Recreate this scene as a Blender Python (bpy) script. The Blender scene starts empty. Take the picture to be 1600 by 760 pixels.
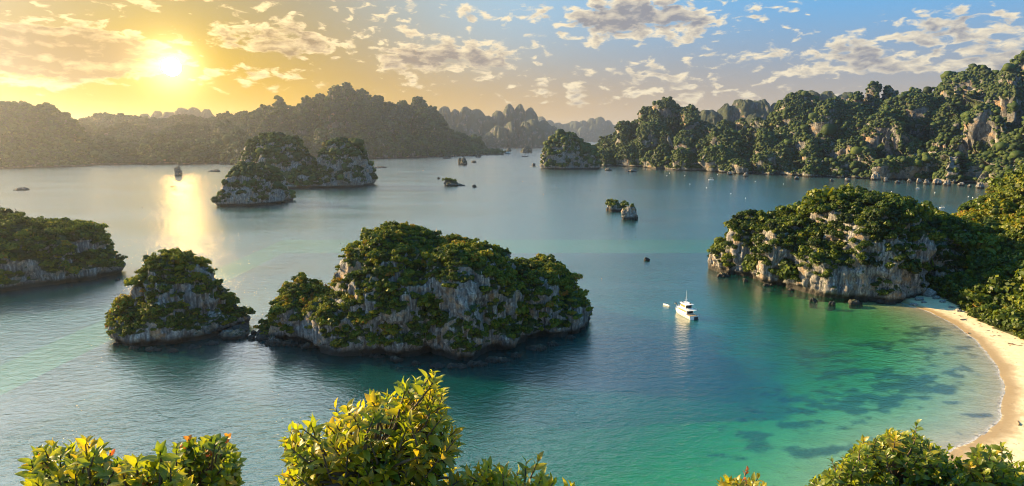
import bpy, bmesh, math, random
import numpy as np
from mathutils import Vector, Matrix
from mathutils.bvhtree import BVHTree

R_ = math.radians
scene = bpy.context.scene
col = scene.collection
rng = np.random.default_rng(7)
random.seed(7)

# ------------------------------------------------------------------ camera
F = 950.0                     # focal length in pixels of the 1600 px wide photograph
HORIZ = 216.0
CAMZ = 100.0
PITCH = math.atan((380 - HORIZ) / F)
cd = bpy.data.cameras.new('camera'); cam = bpy.data.objects.new('camera', cd); col.objects.link(cam)
cd.sensor_width = 36; cd.lens = 36 * F / 1600; cd.clip_start = 0.1; cd.clip_end = 60000
cam.location = (0, 0, CAMZ); cam.rotation_euler = (math.pi / 2 - PITCH, 0, 0)
scene.camera = cam
CA, SA = math.cos(PITCH), math.sin(PITCH)

def ray(px, py):
    u = (px - 800) / F; v = (380 - py) / F
    return np.array([u, CA + SA * v, -SA + CA * v])
def G(px, py, z=0.0):         # point of the plane z seen at a photograph pixel
    d = ray(px, py); t = (z - CAMZ) / d[2]
    return np.array([d[0] * t, d[1] * t, z])
def P(px, py, Y):             # point at forward distance Y seen at a pixel
    d = ray(px, py); t = Y / d[1]
    return np.array([d[0] * t, Y, CAMZ + d[2] * t])

# ------------------------------------------------------------------ exposure and renderer
vs = scene.view_settings
vs.view_transform = 'Standard'; vs.look = 'None'; vs.gamma = 1; vs.use_curve_mapping = False
vs.exposure = 1.75
scene.render.engine = 'CYCLES'
cy = scene.cycles
cy.use_denoising = True; cy.denoiser = 'OPENIMAGEDENOISE'; cy.denoising_input_passes = 'RGB_ALBEDO_NORMAL'; cy.denoising_prefilter = 'ACCURATE'
cy.max_bounces = 6; cy.diffuse_bounces = 2; cy.glossy_bounces = 3; cy.transmission_bounces = 3
cy.volume_bounces = 0; cy.transparent_max_bounces = 8
cy.sample_clamp_indirect = 3
cy.sample_clamp_direct = 12
cy.filter_width = 1.05

# ------------------------------------------------------------------ sun and sky
sd = ray(268, 105); SUN_AZ = math.atan2(sd[0], sd[1]); SUN_EL = math.asin(sd[2] / np.linalg.norm(sd))
SUN_DIR = Vector(sd).normalized()
LAMP_AZ, LAMP_EL = R_(-64), R_(20)      # the warm light falls from the left in the photograph
LAMP_DIR = Vector((math.sin(LAMP_AZ) * math.cos(LAMP_EL), math.cos(LAMP_AZ) * math.cos(LAMP_EL), math.sin(LAMP_EL)))
sl = bpy.data.lights.new('sun', 'SUN'); so = bpy.data.objects.new('sun', sl); col.objects.link(so)
sl.energy = 5.0; sl.angle = R_(0.6); sl.color = (1.0, 0.70, 0.34)
so.rotation_euler = LAMP_DIR.to_track_quat('Z', 'Y').to_euler()

class NT:
    """Small helper to write node graphs."""
    def __init__(s, tree): s.t = tree; s.n = tree.nodes; s.l = tree.links; s.n.clear()
    def node(s, typ, **kw):
        x = s.n.new(typ)
        for k, v in kw.items(): setattr(x, k, v)
        return x
    def put(s, sock, v):
        if isinstance(v, bpy.types.NodeSocket): s.l.new(v, sock)
        elif v is not None:
            if isinstance(v, (tuple, list)) and len(v) == 3 and sock.type == 'RGBA': v = (*v, 1)
            sock.default_value = v
    def m(s, op, a, b=None, c=None, clamp=False):
        x = s.node('ShaderNodeMath', operation=op, use_clamp=clamp)
        for i, v in enumerate((a, b, c)):
            if v is not None: s.put(x.inputs[i], v)
        return x.outputs[0]
    def vm(s, op, a, b=None, scale=None):
        x = s.node('ShaderNodeVectorMath', operation=op)
        s.put(x.inputs[0], a)
        if b is not None: s.put(x.inputs[1], b)
        if scale is not None: s.put(x.inputs['Scale'], scale)
        return x.outputs['Value'] if op in ('DOT_PRODUCT', 'LENGTH', 'DISTANCE') else x.outputs['Vector']
    def mr(s, v, a, b, c=0.0, d=1.0, smooth=True):
        x = s.node('ShaderNodeMapRange', interpolation_type='SMOOTHSTEP' if smooth else 'LINEAR')
        for i, q in enumerate((v, a, b, c, d)): s.put(x.inputs[i], q)
        return x.outputs[0]
    def mix(s, f, a, b, blend='MIX'):
        x = s.node('ShaderNodeMix', data_type='RGBA', blend_type=blend, clamp_factor=True)
        s.put(x.inputs[0], f); s.put(x.inputs[6], a); s.put(x.inputs[7], b)
        return x.outputs[2]
    def ramp(s, v, stops):
        x = s.node('ShaderNodeValToRGB'); e = x.color_ramp.elements
        while len(e) < len(stops): e.new(0.5)
        for i, (p, c) in enumerate(stops): e[i].position = p; e[i].color = (*c, 1)
        s.put(x.inputs[0], v); return x.outputs[0]
    def noise(s, vec, scale, detail=4, rough=0.55, dist=0.0, out='Fac'):
        x = s.node('ShaderNodeTexNoise')
        s.put(x.inputs['Vector'], vec)
        for k, v in (('Scale', scale), ('Detail', detail), ('Roughness', rough), ('Distortion', dist)): s.put(x.inputs[k], v)
        return x.outputs[out]
    def comb(s, x, y, z):
        c = s.node('ShaderNodeCombineXYZ')
        for i, v in enumerate((x, y, z)): s.put(c.inputs[i], v)
        return c.outputs[0]
    def sep(s, v):
        c = s.node('ShaderNodeSeparateXYZ'); s.put(c.inputs[0], v); return c.outputs

world = bpy.data.worlds.new('World'); scene.world = world; world.use_nodes = True
world.cycles.sampling_method = 'MANUAL'; world.cycles.sample_map_resolution = 4096
w = NT(world.node_tree)
SKY_STRENGTH = 0.05
D = w.node('ShaderNodeTexCoord').outputs['Generated']
dx, dy, dz = w.sep(D)
sky = w.node('ShaderNodeTexSky', sky_type='NISHITA')
sky.sun_disc = False; sky.sun_elevation = LAMP_EL; sky.sun_rotation = LAMP_AZ
sky.altitude = 50; sky.air_density = 1.0; sky.dust_density = 1.2; sky.ozone_density = 1.5
el = w.m('ARCSINE', dz); az = w.m('ARCTAN2', dx, dy)
cosang = w.vm('DOT_PRODUCT', D, tuple(SUN_DIR))
ang = w.m('ARCCOSINE', w.m('MINIMUM', cosang, 0.999999))
def gauss(rad): return w.m('EXPONENT', w.m('MULTIPLY', w.m('POWER', w.m('DIVIDE', ang, rad), 2.0), -1.0))
def expo(rad): return w.m('EXPONENT', w.m('MULTIPLY', w.m('DIVIDE', ang, rad), -1.0))
K = 1.0 / SKY_STRENGTH / 2 ** vs.exposure
elp = w.m('MAXIMUM', el, 0.0)
# base: the Nishita sky plus warm light low in the air and added brightness higher up
base = w.vm('SCALE', sky.outputs[0], scale=0.045)
def add(a, colr, f, k=1.0):
    return w.vm('ADD', a, w.vm('SCALE', tuple(c * K * k for c in colr), scale=f))
hi = w.mr(el, R_(1.5), R_(13))
away = w.mr(ang, R_(12), R_(62))
base = add(base, (-0.10, 0.08, 0.36), w.m('MULTIPLY', hi, away))
base = add(base, (0.10, 0.26, 0.38), w.m('MULTIPLY', hi, w.mr(ang, R_(8), R_(30))))
low = w.m('EXPONENT', w.m('MULTIPLY', elp, -1 / R_(6.5)))
base = add(base, (1.06, 0.70, 0.33), low)
base = add(base, (-0.22, 0.00, 0.24), w.m('MULTIPLY', low, away))
wl = gauss(R_(24))
base = add(base, (0.04, -0.09, -0.33), w.m('MULTIPLY', wl, w.m('EXPONENT', w.m('MULTIPLY', elp, -1 / R_(7.5)))))
base = add(base, (0.16, 0.20, 0.22), w.m('MULTIPLY', hi, w.mr(ang, R_(18), R_(55), 1, 0)))
base = add(base, (0.24, 0.10, -0.20), expo(R_(8.0)))
base = add(base, (0.12, 0.15, 0.20), w.mr(el, R_(15), R_(45)))  # extra brightness added overhead as fill light
base = add(base, (2.5, 2.65, 2.75), w.m('MULTIPLY', w.mr(el, R_(13), R_(26)), w.m('MULTIPLY', w.mr(ang, R_(18), R_(50), 1, 0), w.mr(el, R_(40), R_(70), 1, .25))))  # bright band added above the view, for silver water and rim light
# clouds: patches on a flat layer overhead, in world directions
den = w.m('ADD', w.m('MAXIMUM', dz, 0.0), 0.06)
cu = w.comb(w.m('DIVIDE', dx, den), w.m('DIVIDE', dy, den), 0.0)
def puffs(da, de):       # cloud noise, shifted by da, de radians
    a_ = w.m('ADD', az, da); e_ = w.m('ADD', el, de)
    n2 = w.noise(w.comb(w.m('MULTIPLY', a_, 34.0), w.m('MULTIPLY', e_, 80.0), 3.0), 1.0, 7, 0.55, 0.3)
    n3 = w.noise(w.comb(w.m('MULTIPLY', a_, 9.0), w.m('MULTIPLY', e_, 26.0), 8.0), 1.0, 3, 0.5, 0.2)
    return w.m('ADD', w.m('MULTIPLY', n2, 0.62), w.m('MULTIPLY', n3, 0.38))
nn = puffs(0.0, 0.0)
relief = w.m('MULTIPLY', w.m('SUBTRACT', nn, puffs(-R_(.35), R_(.55))), 4.5)      # lit edges face the sun and the open sky above
def azel(px, py):
    d = ray(px, py); return math.atan2(d[0], d[1]), math.asin(d[2] / np.linalg.norm(d))
CLOUDS = [(62, 80, 185, 46, 1.8), (455, 62, 120, 34, .8), (700, 95, 150, 34, .8), (730, 70, 90, 26, .6), (985, 28, 150, 46, 1.05), (880, 20, 100, 30, .7),
          (1330, 92, 330, 42, .62), (1490, 48, 200, 42, .72), (1560, 90, 170, 45, .7), (1180, 100, 220, 40, .5), (410, 115, 110, 18, .6),
          (60, 125, 190, 16, .55), (400, 135, 160, 14, .45), (1020, 128, 330, 36, .55), (600, 35, 500, 60, .38), (1200, 20, 200, 40, .3)]
cov = None
for px, py, rx, ry, s in CLOUDS:
    a0, e0 = azel(px, py); a1, _ = azel(px + rx, py); _, e1 = azel(px, py - ry)
    q = w.m('ADD', w.m('POWER', w.m('DIVIDE', w.m('SUBTRACT', az, a0), a1 - a0), 2.0),
            w.m('POWER', w.m('DIVIDE', w.m('SUBTRACT', el, e0), e1 - e0), 2.0))
    b = w.m('MULTIPLY', w.m('EXPONENT', w.m('MULTIPLY', q, -1.0)), s)
    cov = b if cov is None else w.m('MAXIMUM', cov, b)
dens = w.m('ADD', w.m('MULTIPLY', w.m('SUBTRACT', nn, 0.5), 4.2), w.m('SUBTRACT', w.m('MULTIPLY', cov, 1.05), 0.42))
alpha = w.mr(dens, 0.0, 0.34)
core0 = w.mr(dens, 0.05, 0.65)
core = w.m('SUBTRACT', core0, w.m('MULTIPLY', relief, w.mr(dens, .2, 1.2, 1.0, .7)), clamp=True)
nearsun = expo(R_(18))
lit = w.mix(nearsun, (1.0 * K, .88 * K, .64 * K), (1.5 * K, 1.05 * K, .42 * K))
dark = w.mix(w.m('MULTIPLY', nearsun, 1.5, clamp=True), (.30 * K, .31 * K, .36 * K), (.44 * K, .28 * K, .11 * K))
cc = w.mix(core, lit, dark)
alpha = w.m('MULTIPLY', alpha, w.mr(el, R_(0.5), R_(4.0)))
skyc = w.mix(w.m('MULTIPLY', alpha, 0.92), base, cc)
skyc = w.vm('MAXIMUM', skyc, (0.0, 0.0, 0.0))
skyc = add(skyc, (1.7, 1.3, .65), gauss(R_(1.8)))
skyc = add(skyc, (1100, 600, 150), w.mr(ang, R_(.1), R_(.75), 1, 0))
skyc = add(skyc, (0.35, 0.24, 0.07), gauss(R_(3.6)))
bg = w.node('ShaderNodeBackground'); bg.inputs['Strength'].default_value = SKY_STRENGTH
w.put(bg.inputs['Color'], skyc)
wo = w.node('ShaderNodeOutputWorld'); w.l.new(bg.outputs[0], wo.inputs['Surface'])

# ------------------------------------------------------------------ numpy noise
_perm = np.random.default_rng(3).permutation(1024)
_grad = np.random.default_rng(4).normal(size=(1024, 3)); _grad /= np.linalg.norm(_grad, axis=1)[:, None]
def pnoise(p):
    p = np.asarray(p, float); i = np.floor(p).astype(np.int64); f = p - i
    u = f * f * f * (f * (f * 6 - 15) + 10)
    def g(a, b, c):
        h = _perm[(_perm[(_perm[(i[:, 0] + a) & 1023] + i[:, 1] + b) & 1023] + i[:, 2] + c) & 1023]
        return ((f - np.array([a, b, c])) * _grad[h]).sum(1)
    x0 = g(0,0,0) * (1-u[:,0]) + g(1,0,0) * u[:,0]; x1 = g(0,1,0) * (1-u[:,0]) + g(1,1,0) * u[:,0]
    x2 = g(0,0,1) * (1-u[:,0]) + g(1,0,1) * u[:,0]; x3 = g(0,1,1) * (1-u[:,0]) + g(1,1,1) * u[:,0]
    y0 = x0 * (1-u[:,1]) + x1 * u[:,1]; y1 = x2 * (1-u[:,1]) + x3 * u[:,1]
    return (y0 * (1-u[:,2]) + y1 * u[:,2]) * 1.6
def fbm(p, o=4, g=0.5):
    p = np.asarray(p, float); r = np.zeros(len(p)); a = 1.0
    for k in range(o): r += a * pnoise(p * (2.03 ** k) + 17.3 * k); a *= g
    return r
def sstep(x, a, b):
    t = np.clip((x - a) / (b - a), 0, 1); return t * t * (3 - 2 * t)

# ------------------------------------------------------------------ mesh and object helpers
def mesh(name, V, Fq, attrs=None, mats=(), smooth=True, matidx=None):
    me = bpy.data.meshes.new(name); V = np.asarray(V, np.float32); Fq = np.asarray(Fq, np.int32); k = Fq.shape[1]
    me.vertices.add(len(V)); me.vertices.foreach_set('co', V.ravel())
    me.loops.add(Fq.size); me.loops.foreach_set('vertex_index', Fq.ravel())
    me.polygons.add(len(Fq)); me.polygons.foreach_set('loop_start', np.arange(0, Fq.size, k, dtype=np.int32))
    me.polygons.foreach_set('use_smooth', np.full(len(Fq), smooth))
    if matidx is not None: me.polygons.foreach_set('material_index', np.asarray(matidx, np.int32))
    for n, a in (attrs or {}).items():
        at = me.attributes.new(n, 'FLOAT', 'POINT'); at.data.foreach_set('value', np.asarray(a, np.float32))
    for m in mats: me.materials.append(m)
    me.update(calc_edges=True)
    return me
def link(name, me, parent=None, loc=None):
    o = bpy.data.objects.new(name, me); col.objects.link(o)
    if parent is not None: o.parent = parent
    if loc is not None: o.location = loc
    return o
def tag(o, label=None, cat=None, group=None, kind=None):
    if label: o['label'] = label
    if cat: o['category'] = cat
    if group: o['group'] = group
    if kind: o['kind'] = kind
    return o
def empty(name, loc, label, cat, group=None, rz=0.0):
    o = bpy.data.objects.new(name, None); col.objects.link(o); o.location = loc; o.rotation_euler = (0, 0, rz)
    o.empty_display_size = 0.5
    return tag(o, label, cat, group)
def gridfaces(nu, nv, wrap=False):       # nu columns, nv rows
    i = np.arange(nu if wrap else nu - 1); j = np.arange(nv - 1); I, J = np.meshgrid(i, j)
    a = J * nu + I; b = J * nu + (I + 1) % nu; return np.stack([a, b, b + nu, a + nu], -1).reshape(-1, 4)

# ------------------------------------------------------------------ materials
def mat(name):
    m = bpy.data.materials.new(name); m.use_nodes = True
    t = NT(m.node_tree); t.out = t.node('ShaderNodeOutputMaterial'); return m, t
def attr(t, n):
    a = t.node('ShaderNodeAttribute'); a.attribute_name = n; return a.outputs['Fac']
def simple(name, c, rough=0.6, metal=0.0, var=0.08, scale=3.0):
    m, t = mat(name); b = t.node('ShaderNodeBsdfPrincipled')
    oc = t.node('ShaderNodeTexCoord').outputs['Object']
    n = t.noise(oc, scale, 4)
    cc = t.mix(t.mr(n, .3, .7), tuple(x * (1 - var) for x in c), tuple(min(1, x * (1 + var)) for x in c))
    t.put(b.inputs['Base Color'], cc); b.inputs['Roughness'].default_value = rough; b.inputs['Metallic'].default_value = metal
    t.l.new(b.outputs[0], t.out.inputs[0]); return m

def foliage_mat(name, stops, trans=0.35, rnd=0.30, gloss=0.06, rough=0.45):
    m, t = mat(name)
    oi = t.node('ShaderNodeObjectInfo')
    v = t.m('ADD', attr(t, 'tint'), t.m('MULTIPLY', t.m('SUBTRACT', oi.outputs['Random'], 0.5), rnd), clamp=True)
    c = t.ramp(v, stops)
    d = t.node('ShaderNodeBsdfDiffuse'); t.put(d.inputs[0], c)
    tr = t.node('ShaderNodeBsdfTranslucent'); t.put(tr.inputs[0], t.mix(1.0, c, (1.35, 1.25, .5), 'MULTIPLY'))
    mx = t.node('ShaderNodeMixShader'); mx.inputs[0].default_value = trans
    t.l.new(d.outputs[0], mx.inputs[1]); t.l.new(tr.outputs[0], mx.inputs[2])
    gl = t.node('ShaderNodeBsdfGlossy'); gl.inputs['Roughness'].default_value = rough
    m2 = t.node('ShaderNodeMixShader'); m2.inputs[0].default_value = gloss
    t.l.new(mx.outputs[0], m2.inputs[1]); t.l.new(gl.outputs[0], m2.inputs[2])
    t.l.new(m2.outputs[0], t.out.inputs[0]); return m
M_TREE = foliage_mat('tree_foliage', [(0, (.018, .032, .008)), (.35, (.045, .080, .012)), (.60, (.105, .145, .013)), (.82, (.21, .215, .016)), (.95, (.27, .20, .02)), (1, (.26, .12, .02))], gloss=.02)
M_FAR = foliage_mat('far_foliage', [(0, (.02, .035, .012)), (.45, (.045, .075, .018)), (.75, (.085, .115, .02)), (1, (.16, .10, .03))], trans=.2, gloss=.015, rough=.6)
M_LEAF = foliage_mat('shrub_leaf', [(0, (.02, .045, .008)), (.35, (.07, .13, .012)), (.62, (.20, .26, .016)), (.85, (.34, .32, .02)), (.93, (.36, .13, .03)), (1, (.34, .07, .025))], trans=.58, rnd=0.0, gloss=.04, rough=.42)
M_BARK = simple('bark', (.10, .075, .05), .9, var=.4)

def rock_mat(name, green, scale=1.0, tide=1.6, bright=1.0):
    m, t = mat(name)
    geo = t.node('ShaderNodeNewGeometry'); p = geo.outputs['Position']; px, py, pz = t.sep(p)
    sv = t.comb(t.m('MULTIPLY', px, .75 * scale), t.m('MULTIPLY', py, .75 * scale), t.m('MULTIPLY', pz, .085 * scale))
    n1 = t.noise(sv, 1.0, 6, .6, .3)
    n2 = t.noise(p, .16 * scale, 5, .6)
    n3 = t.noise(p, 1.3 * scale, 4, .6)
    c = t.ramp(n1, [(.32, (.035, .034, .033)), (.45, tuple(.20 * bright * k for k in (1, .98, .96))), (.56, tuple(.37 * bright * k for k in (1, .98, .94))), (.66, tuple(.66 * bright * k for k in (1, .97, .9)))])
    c = t.mix(t.mr(n2, .50, .66), c, t.mix(.6, c, (.42, .26, .12)))
    c = t.mix(t.mr(n3, .35, .6, .65, 0), c, t.mix(.7, c, (.05, .05, .05)))
    gcol = t.ramp(t.noise(p, .5 * scale, 5, .65), [(.3, tuple(g * .45 for g in green)), (.5, green), (.68, (green[0] * 2.0, green[1] * 1.6, green[2]))])
    vg = t.mr(t.m('ADD', attr(t, 'veg'), t.m('MULTIPLY', t.m('SUBTRACT', n3, .5), 1.1)), .42, .56)
    c = t.mix(vg, c, gcol)
    tz = t.m('ADD', pz, t.m('MULTIPLY', t.m('SUBTRACT', n2, .5), 2.0))
    c = t.mix(t.mr(tz, tide * .7, tide * 2.2, 1, 0), c, (.028, .026, .022))
    b = t.node('ShaderNodeBsdfPrincipled'); t.put(b.inputs['Base Color'], c); b.inputs['Roughness'].default_value = .92
    bp = t.node('ShaderNodeBump'); bp.inputs['Strength'].default_value = .9; bp.inputs['Distance'].default_value = .9 / scale
    t.put(bp.inputs['Height'], t.m('ADD', t.m('MULTIPLY', n1, .8), t.m('MULTIPLY', n3, .6)))
    t.l.new(bp.outputs[0], b.inputs['Normal']); t.l.new(b.outputs[0], t.out.inputs[0]); return m
M_ROCK = rock_mat('limestone', (.030, .045, .012), bright=.68, tide=2.6)
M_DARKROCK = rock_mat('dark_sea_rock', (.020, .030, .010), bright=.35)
M_BACKLIT = rock_mat('backlit_mountain', (.022, .034, .012), scale=.22, tide=2.5, bright=.3)  # darker copy of the mountain limestone, backlit shade put into its colour
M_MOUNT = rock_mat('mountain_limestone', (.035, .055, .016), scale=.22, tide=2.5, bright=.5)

# ------------------------------------------------------------------ karst landforms
def lobe(cx, cy_, Rx, Ry, H, a=3.2, b=2.0, rot=0.0, seed=0, nt=150, nv=70, rough=.22):
    th = np.linspace(0, 2 * math.pi, nt, endpoint=False)
    ph = np.linspace(0, math.pi / 2, nv - 4)
    lo = min(3.5, H * .25)
    r = np.concatenate([[1.0, .965, .955, .975], np.maximum(np.cos(ph), 1e-4) ** (2 / a)])
    z = np.concatenate([[-4, -.6, lo * .45, lo * .8], lo + (H - lo) * np.sin(ph) ** (2 / b)])
    T, Rr = np.meshgrid(th, r); _, Z = np.meshgrid(th, z)
    o = np.stack([np.cos(T.ravel()) * 1.1, np.sin(T.ravel()) * 1.1, np.full(T.size, seed * 7.7) + Z.ravel() / H * .5], 1)
    mod = 1 + rough * pnoise(o) + rough * .55 * pnoise(o * np.array([2.6, 2.6, 1]) + 5)
    x = np.cos(T.ravel()) * Rr.ravel() * Rx * mod; y = np.sin(T.ravel()) * Rr.ravel() * Ry * mod
    X = cx + x * math.cos(rot) - y * math.sin(rot); Y = cy_ + x * math.sin(rot) + y * math.cos(rot)
    return np.stack([X, Y, Z.ravel()], 1).reshape(nv, nt, 3)

def grid_normals(g):
    du = np.roll(g, -1, 1) - np.roll(g, 1, 1); dv = np.gradient(g, axis=0)
    n = np.cross(du, dv); L = np.linalg.norm(n, axis=2, keepdims=True); n = n / np.maximum(L, 1e-9)
    n[-1] = (0, 0, 1); return n

def karst(lobes, seed, s=1.0, big=0.0, amp=1.0, veg_bias=0.0, flute=2.3, octs=4):
    """Union of displaced limestone lobes. s is the size of the relief (1: islets of 50 m). Returns V, F, veg, N."""
    VV, FF, VG, NN = [], [], [], []; base = 0
    for k, L in enumerate(lobes):
        g = lobe(*L[0], seed=seed + k, **L[1]); nv, nt, _ = g.shape
        n = grid_normals(g); p = g.reshape(-1, 3); nf = n.reshape(-1, 3)
        steep = 1 - np.clip(np.abs(nf[:, 2]), 0, 1)
        d = fbm(p / (17 * s) + seed, octs) * 4.2 * s + fbm(p / (4.6 * s) + seed * 2, 3) * 1.25 * s
        fl = np.abs(pnoise(p / (s * np.array([4.0, 4.0, 30.0])) + seed)) * 2 - .6 + .5 * pnoise(p / (s * np.array([1.8, 1.8, 12.0])) + seed)
        if big: d = d + (fbm(p / np.array([34 * s, 34 * s, 80 * s]) + seed * 3, 2)) * big
        d = d * amp - flute * s * amp * fl * steep
        fade = np.clip((p[:, 2] + 2.5) / (6 * s), .15, 1)
        q = p + nf * (d * fade)[:, None]
        q[:, 2] = np.where(p[:, 2] < -2, -4, q[:, 2])
        top = g.shape[0] - 1; q = q.reshape(nv, nt, 3); q[top] = q[top].mean(0); q[top - 1] = .5 * q[top - 1] + .5 * q[top]
        n2 = grid_normals(q).reshape(-1, 3); q = q.reshape(-1, 3)
        nz = n2[:, 2]
        vg = .5 + 1.6 * (nz - .34) + .95 * fbm(q / (13 * s) + 40 + seed, 4) + veg_bias
        vg = vg * np.clip((q[:, 2] - 1.8 * min(s, 1.5)) / (3.6 * min(s, 2)), 0, 1)
        VV.append(q); FF.append(gridfaces(nt, nv, True) + base); base += len(q); VG.append(np.clip(vg, 0, 1)); NN.append(n2)
    return np.concatenate(VV), np.concatenate(FF), np.concatenate(VG), np.concatenate(NN)

def LP(px, hw, top, Y, dr, a=3.2, b=2.0, **kw):
    """A lobe whose summit is seen at (px, top) at distance Y, hw pixels wide to each side, dr metres deep."""
    p = P(px, top, Y); t = Y / ray(px, top)[1]
    return ((p[0], p[1], hw * t / F, dr, max(p[2], 2.0)), dict(a=a, b=b, **kw))

# ------------------------------------------------------------------ tree crowns
def crown(seed, n=170, quad=.30):
    r = np.random.default_rng(seed); k = r.integers(5, 8)
    c = r.normal(size=(k, 3)) * np.array([.48, .48, .26]); rad = r.uniform(.38, .62, k); c[0] = 0; rad[0] = .66
    V, T = [], []
    idx = r.choice(k, n, p=rad ** 2 / (rad ** 2).sum())
    d = r.normal(size=(n, 3)); d[:, 2] = np.abs(d[:, 2]) * .9 - .25; d /= np.linalg.norm(d, axis=1)[:, None]
    pos = c[idx] + d * (rad[idx] * r.uniform(.75, 1.12, n))[:, None]
    nrm = d + r.normal(size=(n, 3)) * .32; nrm /= np.linalg.norm(nrm, axis=1)[:, None]
    t1 = np.cross(nrm, r.normal(size=(n, 3))); t1 /= np.linalg.norm(t1, axis=1)[:, None]; t2 = np.cross(nrm, t1)
    s = quad * r.uniform(.6, 1.25, n)[:, None]
    q = np.stack([pos - t1 * s, pos - t2 * s * .62 + nrm * s * .12, pos + t1 * s, pos + t2 * s * .7 - nrm * s * .2], 1)
    tint = np.repeat(.42 + r.normal(size=n) * .12 + (r.random(k) - .5)[idx] * .22, 4)
    return q.reshape(-1, 3), np.arange(n * 4).reshape(-1, 4), tint
def blob_crown(seed, nu=9, nv=6):       # small far crown: one bumpy rounded body
    r = np.random.default_rng(seed); th = np.linspace(0, 2 * math.pi, nu, endpoint=False); ph = np.linspace(-.75, math.pi / 2, nv)
    T, Q = np.meshgrid(th, ph); d = np.stack([np.cos(T) * np.cos(Q), np.sin(T) * np.cos(Q), np.sin(Q)], -1).reshape(-1, 3)
    rad = .92 + .30 * pnoise(d * 1.5 + seed) + .22 * pnoise(d * 3.4 + seed * 2)
    V = d * rad[:, None] * np.array([1, 1, .82]); V[-nu:] = V[-nu:].mean(0)
    return V, gridfaces(nu, nv, True), np.clip(.42 + .5 * (rad - .92) + r.normal(size=len(V)) * .05, 0, 1)
CROWNS = [crown(100 + i, 330, .208) for i in range(8)]
CROWNS_LO = [blob_crown(200 + i, 12, 8) for i in range(6)]
CROWNS_FAR = [blob_crown(300 + i) for i in range(8)]

def scatter(V, Fq, vg, spacing, dens, seed, zmin=3.0, face=-.35, thr=.5, tri=False):
    """Points on vegetated ground facing the viewpoint, at least spacing apart."""
    r = np.random.default_rng(seed)
    A = V[Fq[:, 0]]; B = V[Fq[:, 1]]; C = V[Fq[:, 2]]; Dd = V[Fq[:, 3]]
    n = np.cross(C - A, Dd - B); ar = np.linalg.norm(n, axis=1) / 2; n = n / np.maximum(2 * ar, 1e-9)[:, None]
    vf = vg[Fq].mean(1); cen = (A + B + C + Dd) / 4
    toc = np.array([0, 0, CAMZ]) - cen; toc /= np.linalg.norm(toc, axis=1)[:, None]
    ok = (vf > thr) & (cen[:, 2] > zmin) & ((n * toc).sum(1) > face)
    w_ = ar * ok; N = int(w_.sum() * dens)
    if N == 0: return np.zeros((0, 3)), np.zeros((0, 3))
    f = r.choice(len(Fq), N, p=w_ / w_.sum()); u = r.random((N, 1)); v = r.random((N, 1))
    pts = (A[f] * (1-u) + B[f] * u) * (1-v) + (Dd[f] * (1-u) + C[f] * u) * v
    cell = {}; keep = []
    key = np.floor(pts / spacing).astype(int)
    for i in range(N):
        kx, ky, kz = key[i]; good = True
        for a in (-1, 0, 1):
            for b in (-1, 0, 1):
                for c in (-1, 0, 1):
                    for j in cell.get((kx + a, ky + b, kz + c), ()):
                        e = pts[i] - pts[j]
                        if e[0] * e[0] + e[1] * e[1] + e[2] * e[2] < spacing * spacing: good = False; break
                    if not good: break
                if not good: break
            if not good: break
        if good: cell.setdefault((kx, ky, kz), []).append(i); keep.append(i)
    return pts[keep], n[f][keep]

def merged_crowns(pts, nrm, size, lib, seed, lift=.35, tintf=None, sq=(.85, 1.1)):
    r = np.random.default_rng(seed); VV, FF, TT = [], [], []; base = 0
    var = r.integers(0, len(lib), len(pts)); sc = size * np.exp(r.normal(size=len(pts)) * .42)
    toff = np.clip(r.normal(size=len(pts)) * .17 + .16 * fbm(pts / 30.0, 2), -.5, .36) + (r.random(len(pts)) < .02) * .3 if tintf is None else tintf(pts, r)
    for k, (cv, cf, ct) in enumerate(lib):
        I = np.where(var == k)[0]
        if not len(I): continue
        a = r.random(len(I)) * 2 * math.pi; ca, sa = np.cos(a)[:, None], np.sin(a)[:, None]
        sz = (sc[I] * r.uniform(*sq, len(I)))[:, None]; s = sc[I][:, None]
        x = cv[None, :, 0] * ca - cv[None, :, 1] * sa; y = cv[None, :, 0] * sa + cv[None, :, 1] * ca
        o = pts[I] + nrm[I] * (s * lift) + np.array([0, 0, 1]) * s * lift * .5
        q = np.stack([x * s, y * s, cv[None, :, 2] * sz], -1) + o[:, None, :]
        nvv = cv.shape[0]
        VV.append(q.reshape(-1, 3)); FF.append((cf[None] + (np.arange(len(I)) * nvv)[:, None, None]).reshape(-1, 4) + base)
        TT.append((ct[None] + toff[I][:, None]).ravel()); base += len(I) * nvv
    return np.concatenate(VV), np.concatenate(FF), np.clip(np.concatenate(TT), 0, 1)

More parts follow.
